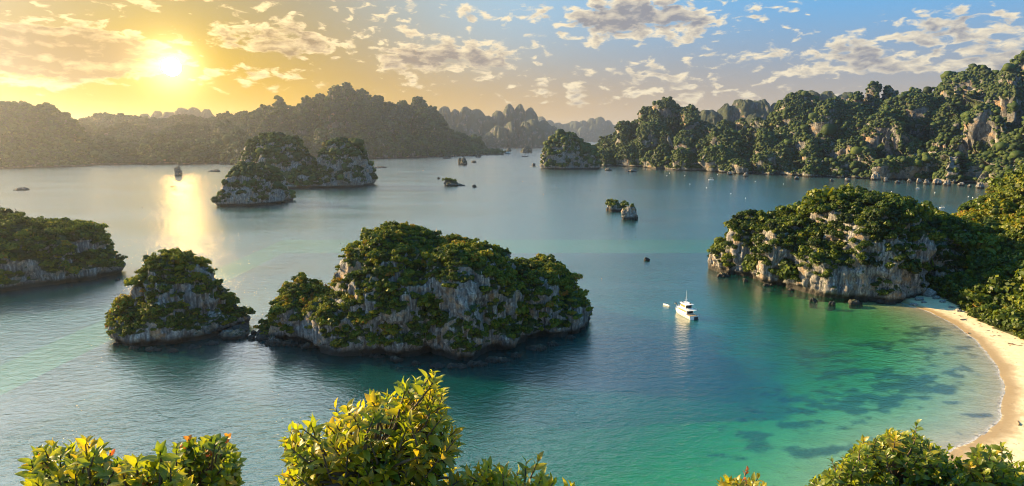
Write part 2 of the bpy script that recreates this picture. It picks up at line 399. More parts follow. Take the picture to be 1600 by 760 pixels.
CROWN_MESH = [mesh('tree_crown_leaves', v, f, {'tint': t}, (M_TREE,), False) for v, f, t in CROWNS]
def trunk_mesh(seed):
    r = random.Random(seed); rings = []
    for k in range(6):
        u = k / 5; rad = .085 * (1 - .55 * u) + (.05 if k == 0 else 0)
        for j in range(7):
            t_ = j / 7 * 2 * math.pi
            rings.append((math.cos(t_) * rad + .12 * math.sin(u * 2.3 + seed) * u, math.sin(t_) * rad + .1 * math.sin(u * 3 + 2 * seed) * u, -.95 + 1.15 * u))
    return mesh('tree_trunk_bark', rings, gridfaces(7, 6, True), None, (M_BARK,))
TRUNKS = [trunk_mesh(i) for i in range(3)]
CAND = []      # trees standing clear enough to be counted: (pixels, point, normal, size, label, group)
REST = []      # (key, pts, nrm, size)
LANDS = {}
def plant(key, V, Fq, vg, spacing, size, seed, label, group, dens=None, n_ind=0, tintf=None, lib=None, stuff_label='', **kw):
    pts, nrm = scatter(V, Fq, vg, spacing, dens or 2.2 / spacing ** 2, seed, **kw)
    bvh = BVHTree.FromPolygons(V.tolist(), Fq.tolist()); keep, clear = [], []
    for i in range(len(pts)):
        o = Vector(pts[i] + nrm[i] * size * .5 + np.array([0, 0, size * .3])); tc = (Vector((0, 0, CAMZ)) - o).normalized()
        hc = bvh.ray_cast(o, tc)[0] is not None
        if hc and bvh.ray_cast(o, Vector((0, 0, 1)))[0] is not None: continue
        keep.append(i); clear.append(hc)
    pts, nrm, hid = pts[keep], nrm[keep], np.array(clear, bool)
    dist = np.linalg.norm(pts - np.array([0, 0, CAMZ]), axis=1)
    toc = (np.array([0, 0, CAMZ]) - pts) / dist[:, None]; fc = (nrm * toc).sum(1)
    ppx = pts[:, 0] / pts[:, 1] * F + 800
    order = np.argsort(dist + np.where((fc < .12) | hid, 1e4, 0) + np.where((ppx < 0) | (ppx > 1600), 1e5, 0))
    # keep the individual trees apart from the closest neighbours so that each reads
    ind = list(order[:n_ind]); rest = np.setdiff1d(np.arange(len(pts)), ind)
    r = np.random.default_rng(seed + 5)
    for i in ind:
        p = pts[i]; n = nrm[i]; s = size * math.exp(r.normal() * .3)
        o = p + n * s * .35 + np.array([0, 0, s * .18])
        e = empty('tree', tuple(p), label, 'tree', group)
        for nm, me in (('trunk', TRUNKS[i % 3]), ('crown', CROWN_MESH[i % 8])):
            c = link(nm, me, e); c.location = tuple(o - p); c.scale = (s, s, s * r.uniform(.85, 1.1)); c.rotation_euler = (0, 0, r.random() * 6.28)
    if len(rest):
        V2, F2, T2 = merged_crowns(pts[rest], nrm[rest], size, lib or CROWNS, seed + 9, tintf=tintf)
        tag(link('forest', mesh('forest_leaves', V2, F2, {'tint': T2}, (M_FAR if lib in (CROWNS_FAR, CROWNS_LO) else M_TREE,), lib in (CROWNS_FAR, CROWNS_LO))), stuff_label, 'forest', None, 'stuff')
    return pts
def island(name, lobes, seed, label, cat='island', s=1.0, spacing=2.6, size=2.2, n_ind=0, tlabel='', group='', flabel='', thing=True, **kw):
    pk = {k: kw.pop(k) for k in ('zmin', 'face', 'thr', 'lib', 'dens', 'tintf') if k in kw}
    V, Fq, vg, N = karst(lobes, seed, s=s, **kw)
    o = link(name, mesh(name, V, Fq, {'veg': vg}, (M_ROCK,)))
    tag(o, label, cat, kind=None if thing else 'structure')
    if spacing: plant(name, V, Fq, vg, spacing, size, seed * 13, tlabel, group, n_ind=n_ind, stuff_label=flabel, **pk)
    return o

# ------------------------------------------------------------------ coast: camera hill, beach, wooded slope, sea bed
SHORE = np.array([G(*p)[:2] for p in [(1405, 472), (1455, 488), (1480, 500), (1525, 530), (1556, 568), (1572, 605), (1565, 650), (1545, 678), (1500, 700), (1470, 716)]])
SHORE = np.concatenate([SHORE, [[112, 158], [96, 140], [80, 128]]])
TREEL = np.array([G(*p)[:2] for p in [(1440, 463), (1470, 468), (1500, 487), (1540, 510), (1600, 535)]])
TREEL = np.concatenate([TREEL, [[252, 262], [236, 215], [200, 180], [160, 150]]])
def seg_dist(Pn, poly):
    best = np.full(len(Pn), 1e9); side = np.zeros(len(Pn))
    for a, b in zip(poly[:-1], poly[1:]):
        ab = b - a; t = np.clip(((Pn - a) @ ab) / (ab @ ab), 0, 1); q = a + t[:, None] * ab
        d = np.linalg.norm(Pn - q, axis=1); cr = ab[0] * (Pn[:, 1] - a[1]) - ab[1] * (Pn[:, 0] - a[0])
        m = d < best - 1e-9; side = np.where(m, np.sign(cr), side); best = np.minimum(best, d)
    return best, side
def inland(Pn, poly):          # + on the land side (left of the walk along the shore)
    d, s_ = seg_dist(Pn, poly); return d * s_
def bed_depth(d):              # water depth at d metres from the beach
    return .045 * d + (d / 52.0) ** 2 * 2.0
def coast_height(Pn):
    q = np.c_[Pn, np.zeros(len(Pn))]
    d = inland(Pn, SHORE) + fbm(q / 14, 3) * 1.3 * .6
    z = np.where(d > 0, .075 * d, -bed_depth(-d))
    z = z + fbm(q / 9 + 3, 3) * .10 * np.clip(d / 6, 0, 1)
    dt = inland(Pn, TREEL) + fbm(q / 18 + 9, 2) * 2.0
    yb = Pn[:, 1] - .62 * np.maximum(Pn[:, 0] - 258, 0); back = 1 - sstep(yb, 345, 455)
    hz = .52 * np.maximum(dt, 0) * sstep(Pn[:, 0], 120, 230)
    hz = np.minimum(hz, 44 + .30 * hz) * back * (1 + .22 * fbm(q / 60 + 4, 3)) + np.clip(dt, 0, 3) * fbm(q / 22 + 8, 3) * 1.6
    z = z + np.where(dt > 0, np.maximum(hz, 0), 0)
    z = np.where(Pn[:, 1] > 545, np.minimum(z, -(Pn[:, 1] - 545) * .3), z)
    r = np.hypot(Pn[:, 0], Pn[:, 1] + 3.0)
    hc = 98.25 - .62 * np.maximum(r - 1.2, 0) - .24 * np.maximum(r - 16, 0); hc = np.where(hc < 26, 26 - (26 - hc) * .55, hc)
    hc = hc + fbm(q / 12 + 20, 3) * np.clip((r - 6) / 30, 0, 1) * 2.2
    return np.maximum(z, np.maximum(hc, -14)), dt, d, r
gx = np.linspace(-230, 560, 396); gy = np.linspace(-150, 600, 376)
GX, GY = np.meshgrid(gx, gy); PN = np.c_[GX.ravel(), GY.ravel()]
TZ, TD, SDS, TR = coast_height(PN)
TV = np.c_[PN, TZ]; TF = gridfaces(len(gx), len(gy))
q3 = np.c_[PN, np.zeros(len(PN))]
hill_r = 98.25 - .86 * (TR - 1.2)
sand = (TD < 0) & (hill_r < 1)
cz = TZ[TF].mean(1); fs = sand[TF].mean(1) > .5
cls = np.where(cz < -.02, 0, np.where(fs, 1, 2))
# weed beds and rocks on the sea bed
weed = sstep(fbm(q3 / np.array([26, 20, 1]) + 31, 4), .12, .42)
def blob(px, py, rx, ry):
    c = G(px, py); a = G(px + rx, py); b = G(px, py - ry)
    return np.exp(-((PN[:, 0] - c[0]) / (a[0] - c[0])) ** 2 - ((PN[:, 1] - c[1]) / (b[1] - c[1])) ** 2)
wb = np.zeros(len(PN))
for bl in [(1420, 592, 75, 34, 1.1), (1350, 612, 85, 22, 1.0), (1290, 540, 60, 20, .7), (1330, 570, 50, 18, .8), (1450, 545, 45, 12, .8), (1270, 610, 60, 15, .9), (1240, 650, 70, 16, .9), (1330, 655, 55, 14, .7),
           (1380, 640, 60, 12, .5), (1517, 646, 26, 6, 1.5), (1503, 678, 12, 5, 1.3), (1500, 586, 16, 4, 1.0), (1210, 590, 50, 12, .6), (1440, 515, 85, 13, .85), (1500, 545, 40, 14, .7), (1375, 528, 60, 13, .75), (1465, 575, 60, 15, .8), (1330, 622, 105, 26, 1.0), (1300, 690, 80, 20, .85), (1170, 660, 60, 18, .85), (1190, 690, 60, 16, .9), (1260, 700, 60, 16, .7), (1180, 630, 50, 10, .6)]:
    wb = np.maximum(wb, blob(*bl[:4]) * bl[4])
wn = fbm(q3 / np.array([9, 7, 1]) + 12, 4)
weed = np.clip(sstep(wb + wn * .75, .25, 1.0) + .35 * weed * np.clip((-SDS - 25) / 30, 0, 1), 0, 1)

def sub(name, k, attrs, m):
    f = TF[cls == k]; u, inv = np.unique(f, return_inverse=True)
    return link(name, mesh(name, TV[u], inv.reshape(-1, 4), {n: a[u] for n, a in attrs.items()}, (m,)))
m, t = mat('sand'); p = t.node('ShaderNodeNewGeometry').outputs['Position']; pz = t.sep(p)[2]
n1 = t.noise(p, .35, 6, .6); n2 = t.noise(p, 3.0, 4, .6); n3 = t.noise(p, .9, 5, .7)
c = t.mix(t.mr(n1, .35, .65), (.60, .50, .31), (.70, .60, .41)); c = t.mix(t.mr(n2, .4, .7), c, (.54, .44, .26))
wet = t.mr(t.m('ADD', pz, t.m('MULTIPLY', t.m('SUBTRACT', n1, .5), .5)), .12, .60, 1, 0)
c = t.mix(wet, c, (.37, .26, .12))
c = t.mix(t.mr(n3, .63, .68), c, (.12, .08, .05))
b = t.node('ShaderNodeBsdfPrincipled'); t.put(b.inputs['Base Color'], c); t.put(b.inputs['Roughness'], t.mr(wet, 0, 1, .9, .35))
bp = t.node('ShaderNodeBump'); bp.inputs['Strength'].default_value = .7; bp.inputs['Distance'].default_value = .25
t.put(bp.inputs['Height'], t.m('ADD', n3, t.m('MULTIPLY', n2, .4))); t.l.new(bp.outputs[0], b.inputs['Normal'])
t.l.new(b.outputs[0], t.out.inputs[0]); M_SAND = m
m, t = mat('sea_bed'); p = t.node('ShaderNodeNewGeometry').outputs['Position']
n1 = t.noise(p, .12, 6, .6); n2 = t.noise(p, .8, 5, .65)
c = t.mix(t.mr(n1, .35, .65), (.50, .40, .22), (.58, .48, .30))
wv = t.m('ADD', attr(t, 'weed'), t.m('MULTIPLY', t.m('SUBTRACT', n2, .5), .9))
n3 = t.noise(p, 2.2, 5, .7)
c = t.mix(t.mr(n3, .45, .75), c, (.30, .24, .12))
c = t.mix(t.m('MULTIPLY', t.mr(wv, .25, 1.15), t.mr(n3, .30, .55, .45, 1)), c, t.mix(t.mr(n2, .42, .58), (.016, .028, .036), (.10, .075, .025)))
b = t.node('ShaderNodeBsdfPrincipled'); t.put(b.inputs['Base Color'], c); b.inputs['Roughness'].default_value = .95
t.l.new(b.outputs[0], t.out.inputs[0]); M_BED = m
m, t = mat('hill_ground'); p = t.node('ShaderNodeNewGeometry').outputs['Position']
c = t.ramp(t.noise(p, .6, 6, .65), [(.3, (.02, .03, .01)), (.5, (.045, .06, .015)), (.7, (.09, .075, .03))])
b = t.node('ShaderNodeBsdfPrincipled'); t.put(b.inputs['Base Color'], c); b.inputs['Roughness'].default_value = .95
t.l.new(b.outputs[0], t.out.inputs[0]); M_GROUND = m
tag(sub('seabed', 0, {'weed': weed}, M_BED), 'pale sandy sea bed with dark weed patches under the shallows', 'sea bed', kind='structure')
tag(sub('beach', 1, {}, M_SAND), 'curved beach of cream sand below the wooded slope', 'beach', kind='structure')
tag(sub('hillside', 2, {}, M_GROUND), 'green hillside above the beach and under the viewpoint', 'hillside', kind='structure')

# ------------------------------------------------------------------ water
def axis(lo, a, b, hi, fine, n):
    k = np.linspace(0, 1, n + 1)[1:]
    return np.concatenate([(a + (lo - a) * k ** 3)[::-1], np.arange(a, b + .1, fine), b + (hi - b) * k ** 3])
wx = axis(-26000, -230, 560, 26000, 2.5, 40); wy = axis(-3000, 100, 600, 26000, 2.5, 40)
WX, WY = np.meshgrid(wx, wy); WP = np.c_[WX.ravel(), WY.ravel()]
wd = inland(WP, SHORE); near = (WP[:, 0] > -230) & (WP[:, 0] < 560) & (WP[:, 1] > -150) & (WP[:, 1] < 600)
hz_, _, _, rr_ = coast_height(WP)
wdep = np.where(near, np.clip(-hz_, -1, 30), 30.0)
wshoal = sstep(1 - np.hypot((WP[:, 0] - 160) / 190, (WP[:, 1] - 230) / 230), 0.0, .75)
WATER = link('water', mesh('water', np.c_[WP, np.zeros(len(WP))], gridfaces(len(wx), len(wy)), {'depth': wdep, 'shoal': wshoal}, (), True))
tag(WATER, 'sheltered green sea of the bay', 'sea', kind='structure')
m, t = mat('sea_water'); p = t.node('ShaderNodeNewGeometry').outputs['Position']; px, py, pz = t.sep(p)
dep = attr(t, 'depth')
pa = t.comb(t.m('MULTIPLY', px, .62), py, 0.0)
big = t.noise(t.comb(t.m('MULTIPLY', px, .35), py, 0.0), .010, 5, .6, .6)
h1 = t.noise(pa, .055, 3, .5, .4); h2 = t.noise(pa, .30, 4, .55, .6); h3 = t.noise(pa, 1.1, 3, .6, .3)
h = t.m('ADD', t.m('ADD', t.m('MULTIPLY', h1, .20), t.m('MULTIPLY', h2, .52)), t.m('MULTIPLY', h3, .22))
bp = t.node('ShaderNodeBump'); t.put(bp.inputs['Strength'], t.mr(big, .38, .62, .55, 1.0)); bp.inputs['Distance'].default_value = 1.0
t.put(bp.inputs['Height'], h)
deepc = t.mix(t.mr(t.noise(p, .02, 4, .55), .35, .65), (.001, .070, .075), (.0015, .095, .098))
deepc = t.mix(attr(t, 'shoal'), deepc, (.001, .14, .135))
deepc = t.mix(t.mr(dep, 3, 15, 1, 0), deepc, (.003, .14, .09))
dif = t.node('ShaderNodeSubsurfaceScattering', falloff='BURLEY'); t.put(dif.inputs['Color'], deepc); dif.inputs['Scale'].default_value = 1.0; dif.inputs['Radius'].default_value = (16, 24, 24)
trn = t.node('ShaderNodeBsdfTransparent')
dd = t.m('MAXIMUM', dep, 0.0)
ex = lambda k: t.m('EXPONENT', t.m('MULTIPLY', dd, -k))
cx = t.node('ShaderNodeCombineColor'); t.put(cx.inputs[0], ex(.34)); t.put(cx.inputs[1], ex(.06)); t.put(cx.inputs[2], ex(.20))
t.put(trn.inputs[0], cx.outputs[0])
body = t.node('ShaderNodeMixShader'); t.put(body.inputs[0], t.m('SUBTRACT', 1.0, t.m('EXPONENT', t.m('MULTIPLY', dd, -.052))))
t.l.new(trn.outputs[0], body.inputs[1]); t.l.new(dif.outputs[0], body.inputs[2])
gl = t.node('ShaderNodeBsdfGlossy'); gl.inputs['Roughness'].default_value = .17; t.l.new(bp.outputs[0], gl.inputs['Normal'])
cosv = t.m('ABSOLUTE', t.vm('DOT_PRODUCT', bp.outputs[0], t.node('ShaderNodeNewGeometry').outputs['Incoming']))
F0 = .022
frs = t.m('ADD', F0, t.m('MULTIPLY', 1 - F0, t.m('POWER', t.m('SUBTRACT', 1.0, cosv, clamp=True), 2.6)), clamp=True)
sf = t.node('ShaderNodeMixShader'); t.put(sf.inputs[0], frs); t.l.new(body.outputs[0], sf.inputs[1]); t.l.new(gl.outputs[0], sf.inputs[2])
fo = t.node('ShaderNodeBsdfDiffuse'); fo.inputs[0].default_value = (.75, .73, .68, 1)
fn = t.noise(p, .5, 5, .65); ff = t.m('MULTIPLY', t.mr(t.m('ADD', dep, t.m('MULTIPLY', t.m('SUBTRACT', fn, .5), .35)), .0, .10, 1, 0), t.mr(fn, .42, .58, 0, .85))
s2 = t.node('ShaderNodeMixShader'); t.put(s2.inputs[0], ff); t.l.new(sf.outputs[0], s2.inputs[1]); t.l.new(fo.outputs[0], s2.inputs[2])
t.l.new(s2.outputs[0], t.out.inputs[0]); WATER.data.materials.append(m)

# ------------------------------------------------------------------ wooded slope beside the beach
slope_sel = (cls == 2) & (PN[TF].mean(1)[:, 1] > 200) & (PN[TF].mean(1)[:, 0] > 150) & (TD[TF].mean(1) > 0)
plant('hillside', TV, TF[slope_sel], np.where(TD > 2.5, 1.0, 0.0), 3.4, 3.1, 71, 'one of the broad yellow-green trees crowding the slope right of the beach', 'trees on the slope by the beach', n_ind=100,
      stuff_label='dense sunlit trees covering the slope behind the beach', zmin=.8, face=-.9, dens=.35, tintf=lambda p_, r_: np.clip(r_.normal(size=len(p_)) * .15 - .05, -.4, .3))
plant('undergrowth', TV, TF[slope_sel], np.where((TD > -.5) & (TD < 9), 1.0, 0.0), 1.5, 1.25, 73, '', '', stuff_label='low bushes edging the sand below the wooded slope', zmin=.3, face=-1, dens=.9)

# ------------------------------------------------------------------ near islands
island('rock_island', [LP(620, 92, 366, 316, 44, 3.4, 2.2, nt=220, nv=110), LP(715, 88, 388, 301, 40, 3.6, 2.3, nt=220, nv=110), LP(828, 82, 417, 326, 32, 3.2, 2.0, nt=200, nv=90),
        LP(478, 48, 452, 306, 19, 3.2, 2.0), LP(595, 112, 450, 297, 26, 3.4, 2.2, nt=200), LP(880, 40, 456, 322, 20, 3.2, 2.0), LP(640, 60, 420, 290, 22, 3.6, 2.4), LP(432, 22, 524, 301, 9, 2.4, 1.6, nt=70, nv=36),
        LP(775, 60, 470, 303, 20, 3.4, 2.2)],
       11, 'large wooded limestone island in mid bay, with two humps and pale streaked cliffs', spacing=1.9, size=1.42, n_ind=110, veg_bias=.03,
       tlabel='one of the dark green trees crowding the large two-humped island', group='trees on the large two-humped island', flabel='dark green trees covering the large two-humped island')
island('rock_island', [LP(270, 76, 398, 312, 26, 2.0, 1.15, nt=200, nv=100), LP(220, 38, 476, 305, 18, 2.6, 1.5), LP(328, 40, 478, 312, 18, 2.6, 1.5), LP(270, 86, 492, 308, 24, 3.2, 2.0, nt=200), LP(362, 24, 512, 308, 10, 2.4, 1.6, nt=80, nv=40)],
       24, 'small cone-shaped wooded island below the sun glitter, orange light on its top', spacing=1.9, size=1.42, n_ind=60, veg_bias=-.02,
       tlabel='one of the brownish green trees on the small cone-shaped island', group='trees on the small cone-shaped island', flabel='brownish green trees covering the small cone-shaped island')
island('rock_island', [LP(-40, 130, 346, 432, 55, 3.2, 2.0, nt=200, nv=90), LP(72, 78, 356, 440, 42, 3.2, 2.0, nt=180), LP(128, 42, 396, 440, 26, 3.2, 2.0), LP(-170, 120, 362, 440, 60, 3, 2)],
       31, 'dark shaded wooded island cut by the left edge of the view', spacing=2.9, size=2.3, flabel='dark shaded trees covering the island at the left edge', veg_bias=.0)
island('headland', [LP(1348, 92, 312, 412, 50, 3.4, 2.2, nt=240, nv=110), LP(1255, 72, 338, 432, 36, 3.4, 2.2, nt=200, nv=90), LP(1185, 56, 344, 456, 32, 3.2, 2.0), LP(1140, 32, 384, 462, 20, 3, 2),
        LP(1432, 66, 340, 432, 52, 3.2, 2.0, nt=180), LP(1310, 60, 380, 394, 26, 3.6, 2.4)],
       43, 'wooded limestone headland with pale sunlit cliffs joining the beach', 'headland', spacing=2.7, size=2.3, n_ind=28, veg_bias=-.08, thing=False,
       tlabel='one of the green trees on top of the headland beyond the beach', group='trees on the headland', flabel='green trees covering the headland beyond the beach')
# middle distance
island('rock_island', [LP(394, 50, 260, 955, 60, 2.4, 1.4, nt=180, nv=90)], 51, 'pointed island with a pale cliff on its right, in front of the twin-peaked one', s=1.4, spacing=3.4, size=2.6, lib=CROWNS_LO, flabel='trees on the pointed island with the pale right cliff', veg_bias=-.28)
island('rock_island', [LP(428, 68, 211, 1330, 110, 1.9, 1.15, nt=200, nv=90), LP(532, 43, 221, 1310, 70, 2.4, 1.4, nt=160, nv=80), LP(478, 80, 262, 1320, 90, 3, 2)], 57, 'long twin-peaked island in hazy gold light, sheer at its right end', s=2.0, spacing=4.6, size=3.4, lib=CROWNS_LO, flabel='trees on the hazy twin-peaked island', veg_bias=.0)
island('rock_island', [LP(885, 34, 212, 2060, 80, 3.0, 1.8, nt=170, nv=80), LP(912, 26, 234, 2050, 60, 3.0, 2.0), LP(860, 14, 234, 2040, 40, 3, 2)], 63, 'hazy blue-green dome island standing off the foot of the right mountains', s=2.0, spacing=7, size=5.5, lib=CROWNS_FAR, flabel='trees on the blue-green dome island')

# ------------------------------------------------------------------ mountain ranges
def interp(pts, x): a = np.array(pts, float); return float(np.interp(x, a[:, 0], a[:, 1]))
def ridge(name, sky_pts, base_pts, depth_back, step, hw, seed, label, s=5.0, rows=((.12, .30), (.45, .62)), extra=(), res=(90, 46), spacing=0, size=6, veg_bias=.36, flabel='', a=2.15, b=1.2, tintf=None, amp=.8, big=12.0, drf=.24, m=None):
    r = random.Random(seed); L = []
    x0, x1 = sky_pts[0][0], sky_pts[-1][0]; n = int((x1 - x0) / step) + 1
    for i in range(n + 1):
        px = x0 + (x1 - x0) * i / n; by = interp(base_pts, px); Yb = G(px, by)[1]; top = interp(sky_pts, px)
        Y = Yb + depth_back; wv = r.choice((.85, 1.05, 1.45)); top += (wv - .85) * 5.0
        L.append(LP(px, hw * wv, top + r.uniform(-1.5, 2.5), Y, max(depth_back * drf, 1.6 * hw * wv * Y / F), a, b, nt=res[0], nv=res[1], rough=.25))
        for f, hfrac in rows:
            pxx = px + r.uniform(-.5, .5) * step; Yr = Yb + depth_back * (f + .16)
            H = max(P(px, top, Y)[2] * hfrac * r.uniform(.65, 1.3), 12)
            X = (pxx - 800) / F * (Yr / ray(pxx, by)[1]); R = hw * r.uniform(.6, 1.05) * Yr / F
            L.append(((X, Yr, R, depth_back * .16 + R * .35, H), dict(a=a, b=b, nt=res[0], nv=res[1], rough=.28, rot=r.uniform(-.5, .5))))
    L += list(extra)
    V, Fq, vg, N = karst(L, seed, s=s, amp=amp, flute=.6, big=big, veg_bias=veg_bias, octs=5)
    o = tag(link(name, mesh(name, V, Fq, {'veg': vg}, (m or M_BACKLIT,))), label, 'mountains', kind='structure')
    if spacing: plant(name, V, Fq, vg, spacing, size, seed, '', '', lib=CROWNS_FAR, stuff_label=flabel, tintf=tintf, zmin=6)
    return o
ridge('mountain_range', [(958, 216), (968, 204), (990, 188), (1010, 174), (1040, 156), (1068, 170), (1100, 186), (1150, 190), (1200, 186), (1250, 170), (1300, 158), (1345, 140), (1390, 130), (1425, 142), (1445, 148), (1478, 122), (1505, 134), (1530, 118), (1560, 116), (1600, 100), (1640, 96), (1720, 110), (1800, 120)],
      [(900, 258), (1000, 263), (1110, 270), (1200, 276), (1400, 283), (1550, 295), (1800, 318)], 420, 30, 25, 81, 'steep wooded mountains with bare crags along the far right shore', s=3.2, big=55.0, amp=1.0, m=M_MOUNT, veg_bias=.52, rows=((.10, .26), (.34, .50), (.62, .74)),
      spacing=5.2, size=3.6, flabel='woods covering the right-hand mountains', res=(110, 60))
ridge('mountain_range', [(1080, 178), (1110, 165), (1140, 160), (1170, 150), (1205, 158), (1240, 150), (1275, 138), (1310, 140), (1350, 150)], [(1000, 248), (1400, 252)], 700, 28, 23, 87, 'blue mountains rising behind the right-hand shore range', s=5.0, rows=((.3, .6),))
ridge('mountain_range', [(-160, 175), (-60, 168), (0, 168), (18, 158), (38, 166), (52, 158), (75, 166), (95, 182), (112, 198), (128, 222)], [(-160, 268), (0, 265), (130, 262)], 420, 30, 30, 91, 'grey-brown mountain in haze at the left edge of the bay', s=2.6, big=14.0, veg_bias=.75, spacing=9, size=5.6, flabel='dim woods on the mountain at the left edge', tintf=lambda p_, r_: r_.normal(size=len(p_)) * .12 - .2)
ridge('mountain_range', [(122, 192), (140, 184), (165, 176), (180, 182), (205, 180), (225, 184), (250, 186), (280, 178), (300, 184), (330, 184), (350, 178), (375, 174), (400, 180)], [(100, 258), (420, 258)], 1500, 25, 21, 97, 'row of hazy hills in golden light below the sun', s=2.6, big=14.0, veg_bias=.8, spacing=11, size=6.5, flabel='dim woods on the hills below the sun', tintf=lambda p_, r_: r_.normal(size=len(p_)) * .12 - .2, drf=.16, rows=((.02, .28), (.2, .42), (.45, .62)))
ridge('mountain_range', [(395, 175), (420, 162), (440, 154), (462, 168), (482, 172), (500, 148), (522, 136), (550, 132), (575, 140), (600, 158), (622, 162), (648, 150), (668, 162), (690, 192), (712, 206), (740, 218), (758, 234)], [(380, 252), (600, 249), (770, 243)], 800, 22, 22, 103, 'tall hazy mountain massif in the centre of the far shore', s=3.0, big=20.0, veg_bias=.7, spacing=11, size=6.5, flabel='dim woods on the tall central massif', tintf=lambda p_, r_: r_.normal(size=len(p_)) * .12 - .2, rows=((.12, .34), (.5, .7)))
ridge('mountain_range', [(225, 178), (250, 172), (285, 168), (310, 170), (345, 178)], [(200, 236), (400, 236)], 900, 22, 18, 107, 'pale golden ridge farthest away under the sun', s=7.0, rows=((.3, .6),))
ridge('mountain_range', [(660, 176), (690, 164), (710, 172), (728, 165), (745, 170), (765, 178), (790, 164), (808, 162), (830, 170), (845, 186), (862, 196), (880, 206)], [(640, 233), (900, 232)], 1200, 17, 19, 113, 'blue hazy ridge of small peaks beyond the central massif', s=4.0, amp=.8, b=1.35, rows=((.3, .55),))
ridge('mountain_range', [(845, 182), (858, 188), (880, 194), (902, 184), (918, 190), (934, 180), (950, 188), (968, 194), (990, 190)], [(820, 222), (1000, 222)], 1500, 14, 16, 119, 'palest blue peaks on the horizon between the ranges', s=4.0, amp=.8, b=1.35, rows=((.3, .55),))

# ------------------------------------------------------------------ rocks in the water and on the beach
def rock(name, label, px, py, wpx, hpx, seed, cat='rock', group=None, flat=1.0, s=.5, trees=0, tl='', tg='', shapes=((0, 0, 1, 1),), m=None, veg=-.6, a=2.6, b=1.6):
    """A rock standing in the water whose waterline is seen at (px, py), wpx wide and hpx tall in the photograph."""
    c = G(px, py); d = np.hypot(c[1], CAMZ); sc = d / F; R = wpx * sc / 2; H = hpx * sc / max(c[1] / np.hypot(c[0] * 0 + c[1], CAMZ), .5)
    L = [((c[0] + ox * R, c[1] + R * .5 + oy * R, R * rw, R * rw * .8, max(H * rh, .3)), dict(a=a, b=b, nt=64, nv=34, rough=.34)) for ox, oy, rw, rh in shapes]
    V, Fq, vg, N = karst(L, seed, s=max(s * R / 8, .12), amp=1.0, veg_bias=veg, flute=1.0)
    V = V - c
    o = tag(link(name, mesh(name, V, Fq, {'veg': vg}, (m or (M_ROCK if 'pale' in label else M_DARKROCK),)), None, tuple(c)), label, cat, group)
    for k in range(trees):
        r = random.Random(seed * 31 + k); top = V[r.choice(np.where(V[:, 2] > V[:, 2].max() * .45)[0].tolist())]; sz = R * r.uniform(.24, .36)
        e = empty('tree', tuple(c + top), tl, 'tree', tg)
        for nm, me in (('trunk', TRUNKS[k % 3]), ('crown', CROWN_MESH[k % 8])):
            q = link(nm, me, e); q.scale = (sz, sz, sz); q.location = (0, 0, sz * .35); q.rotation_euler = (0, 0, r.random() * 6)
    return o
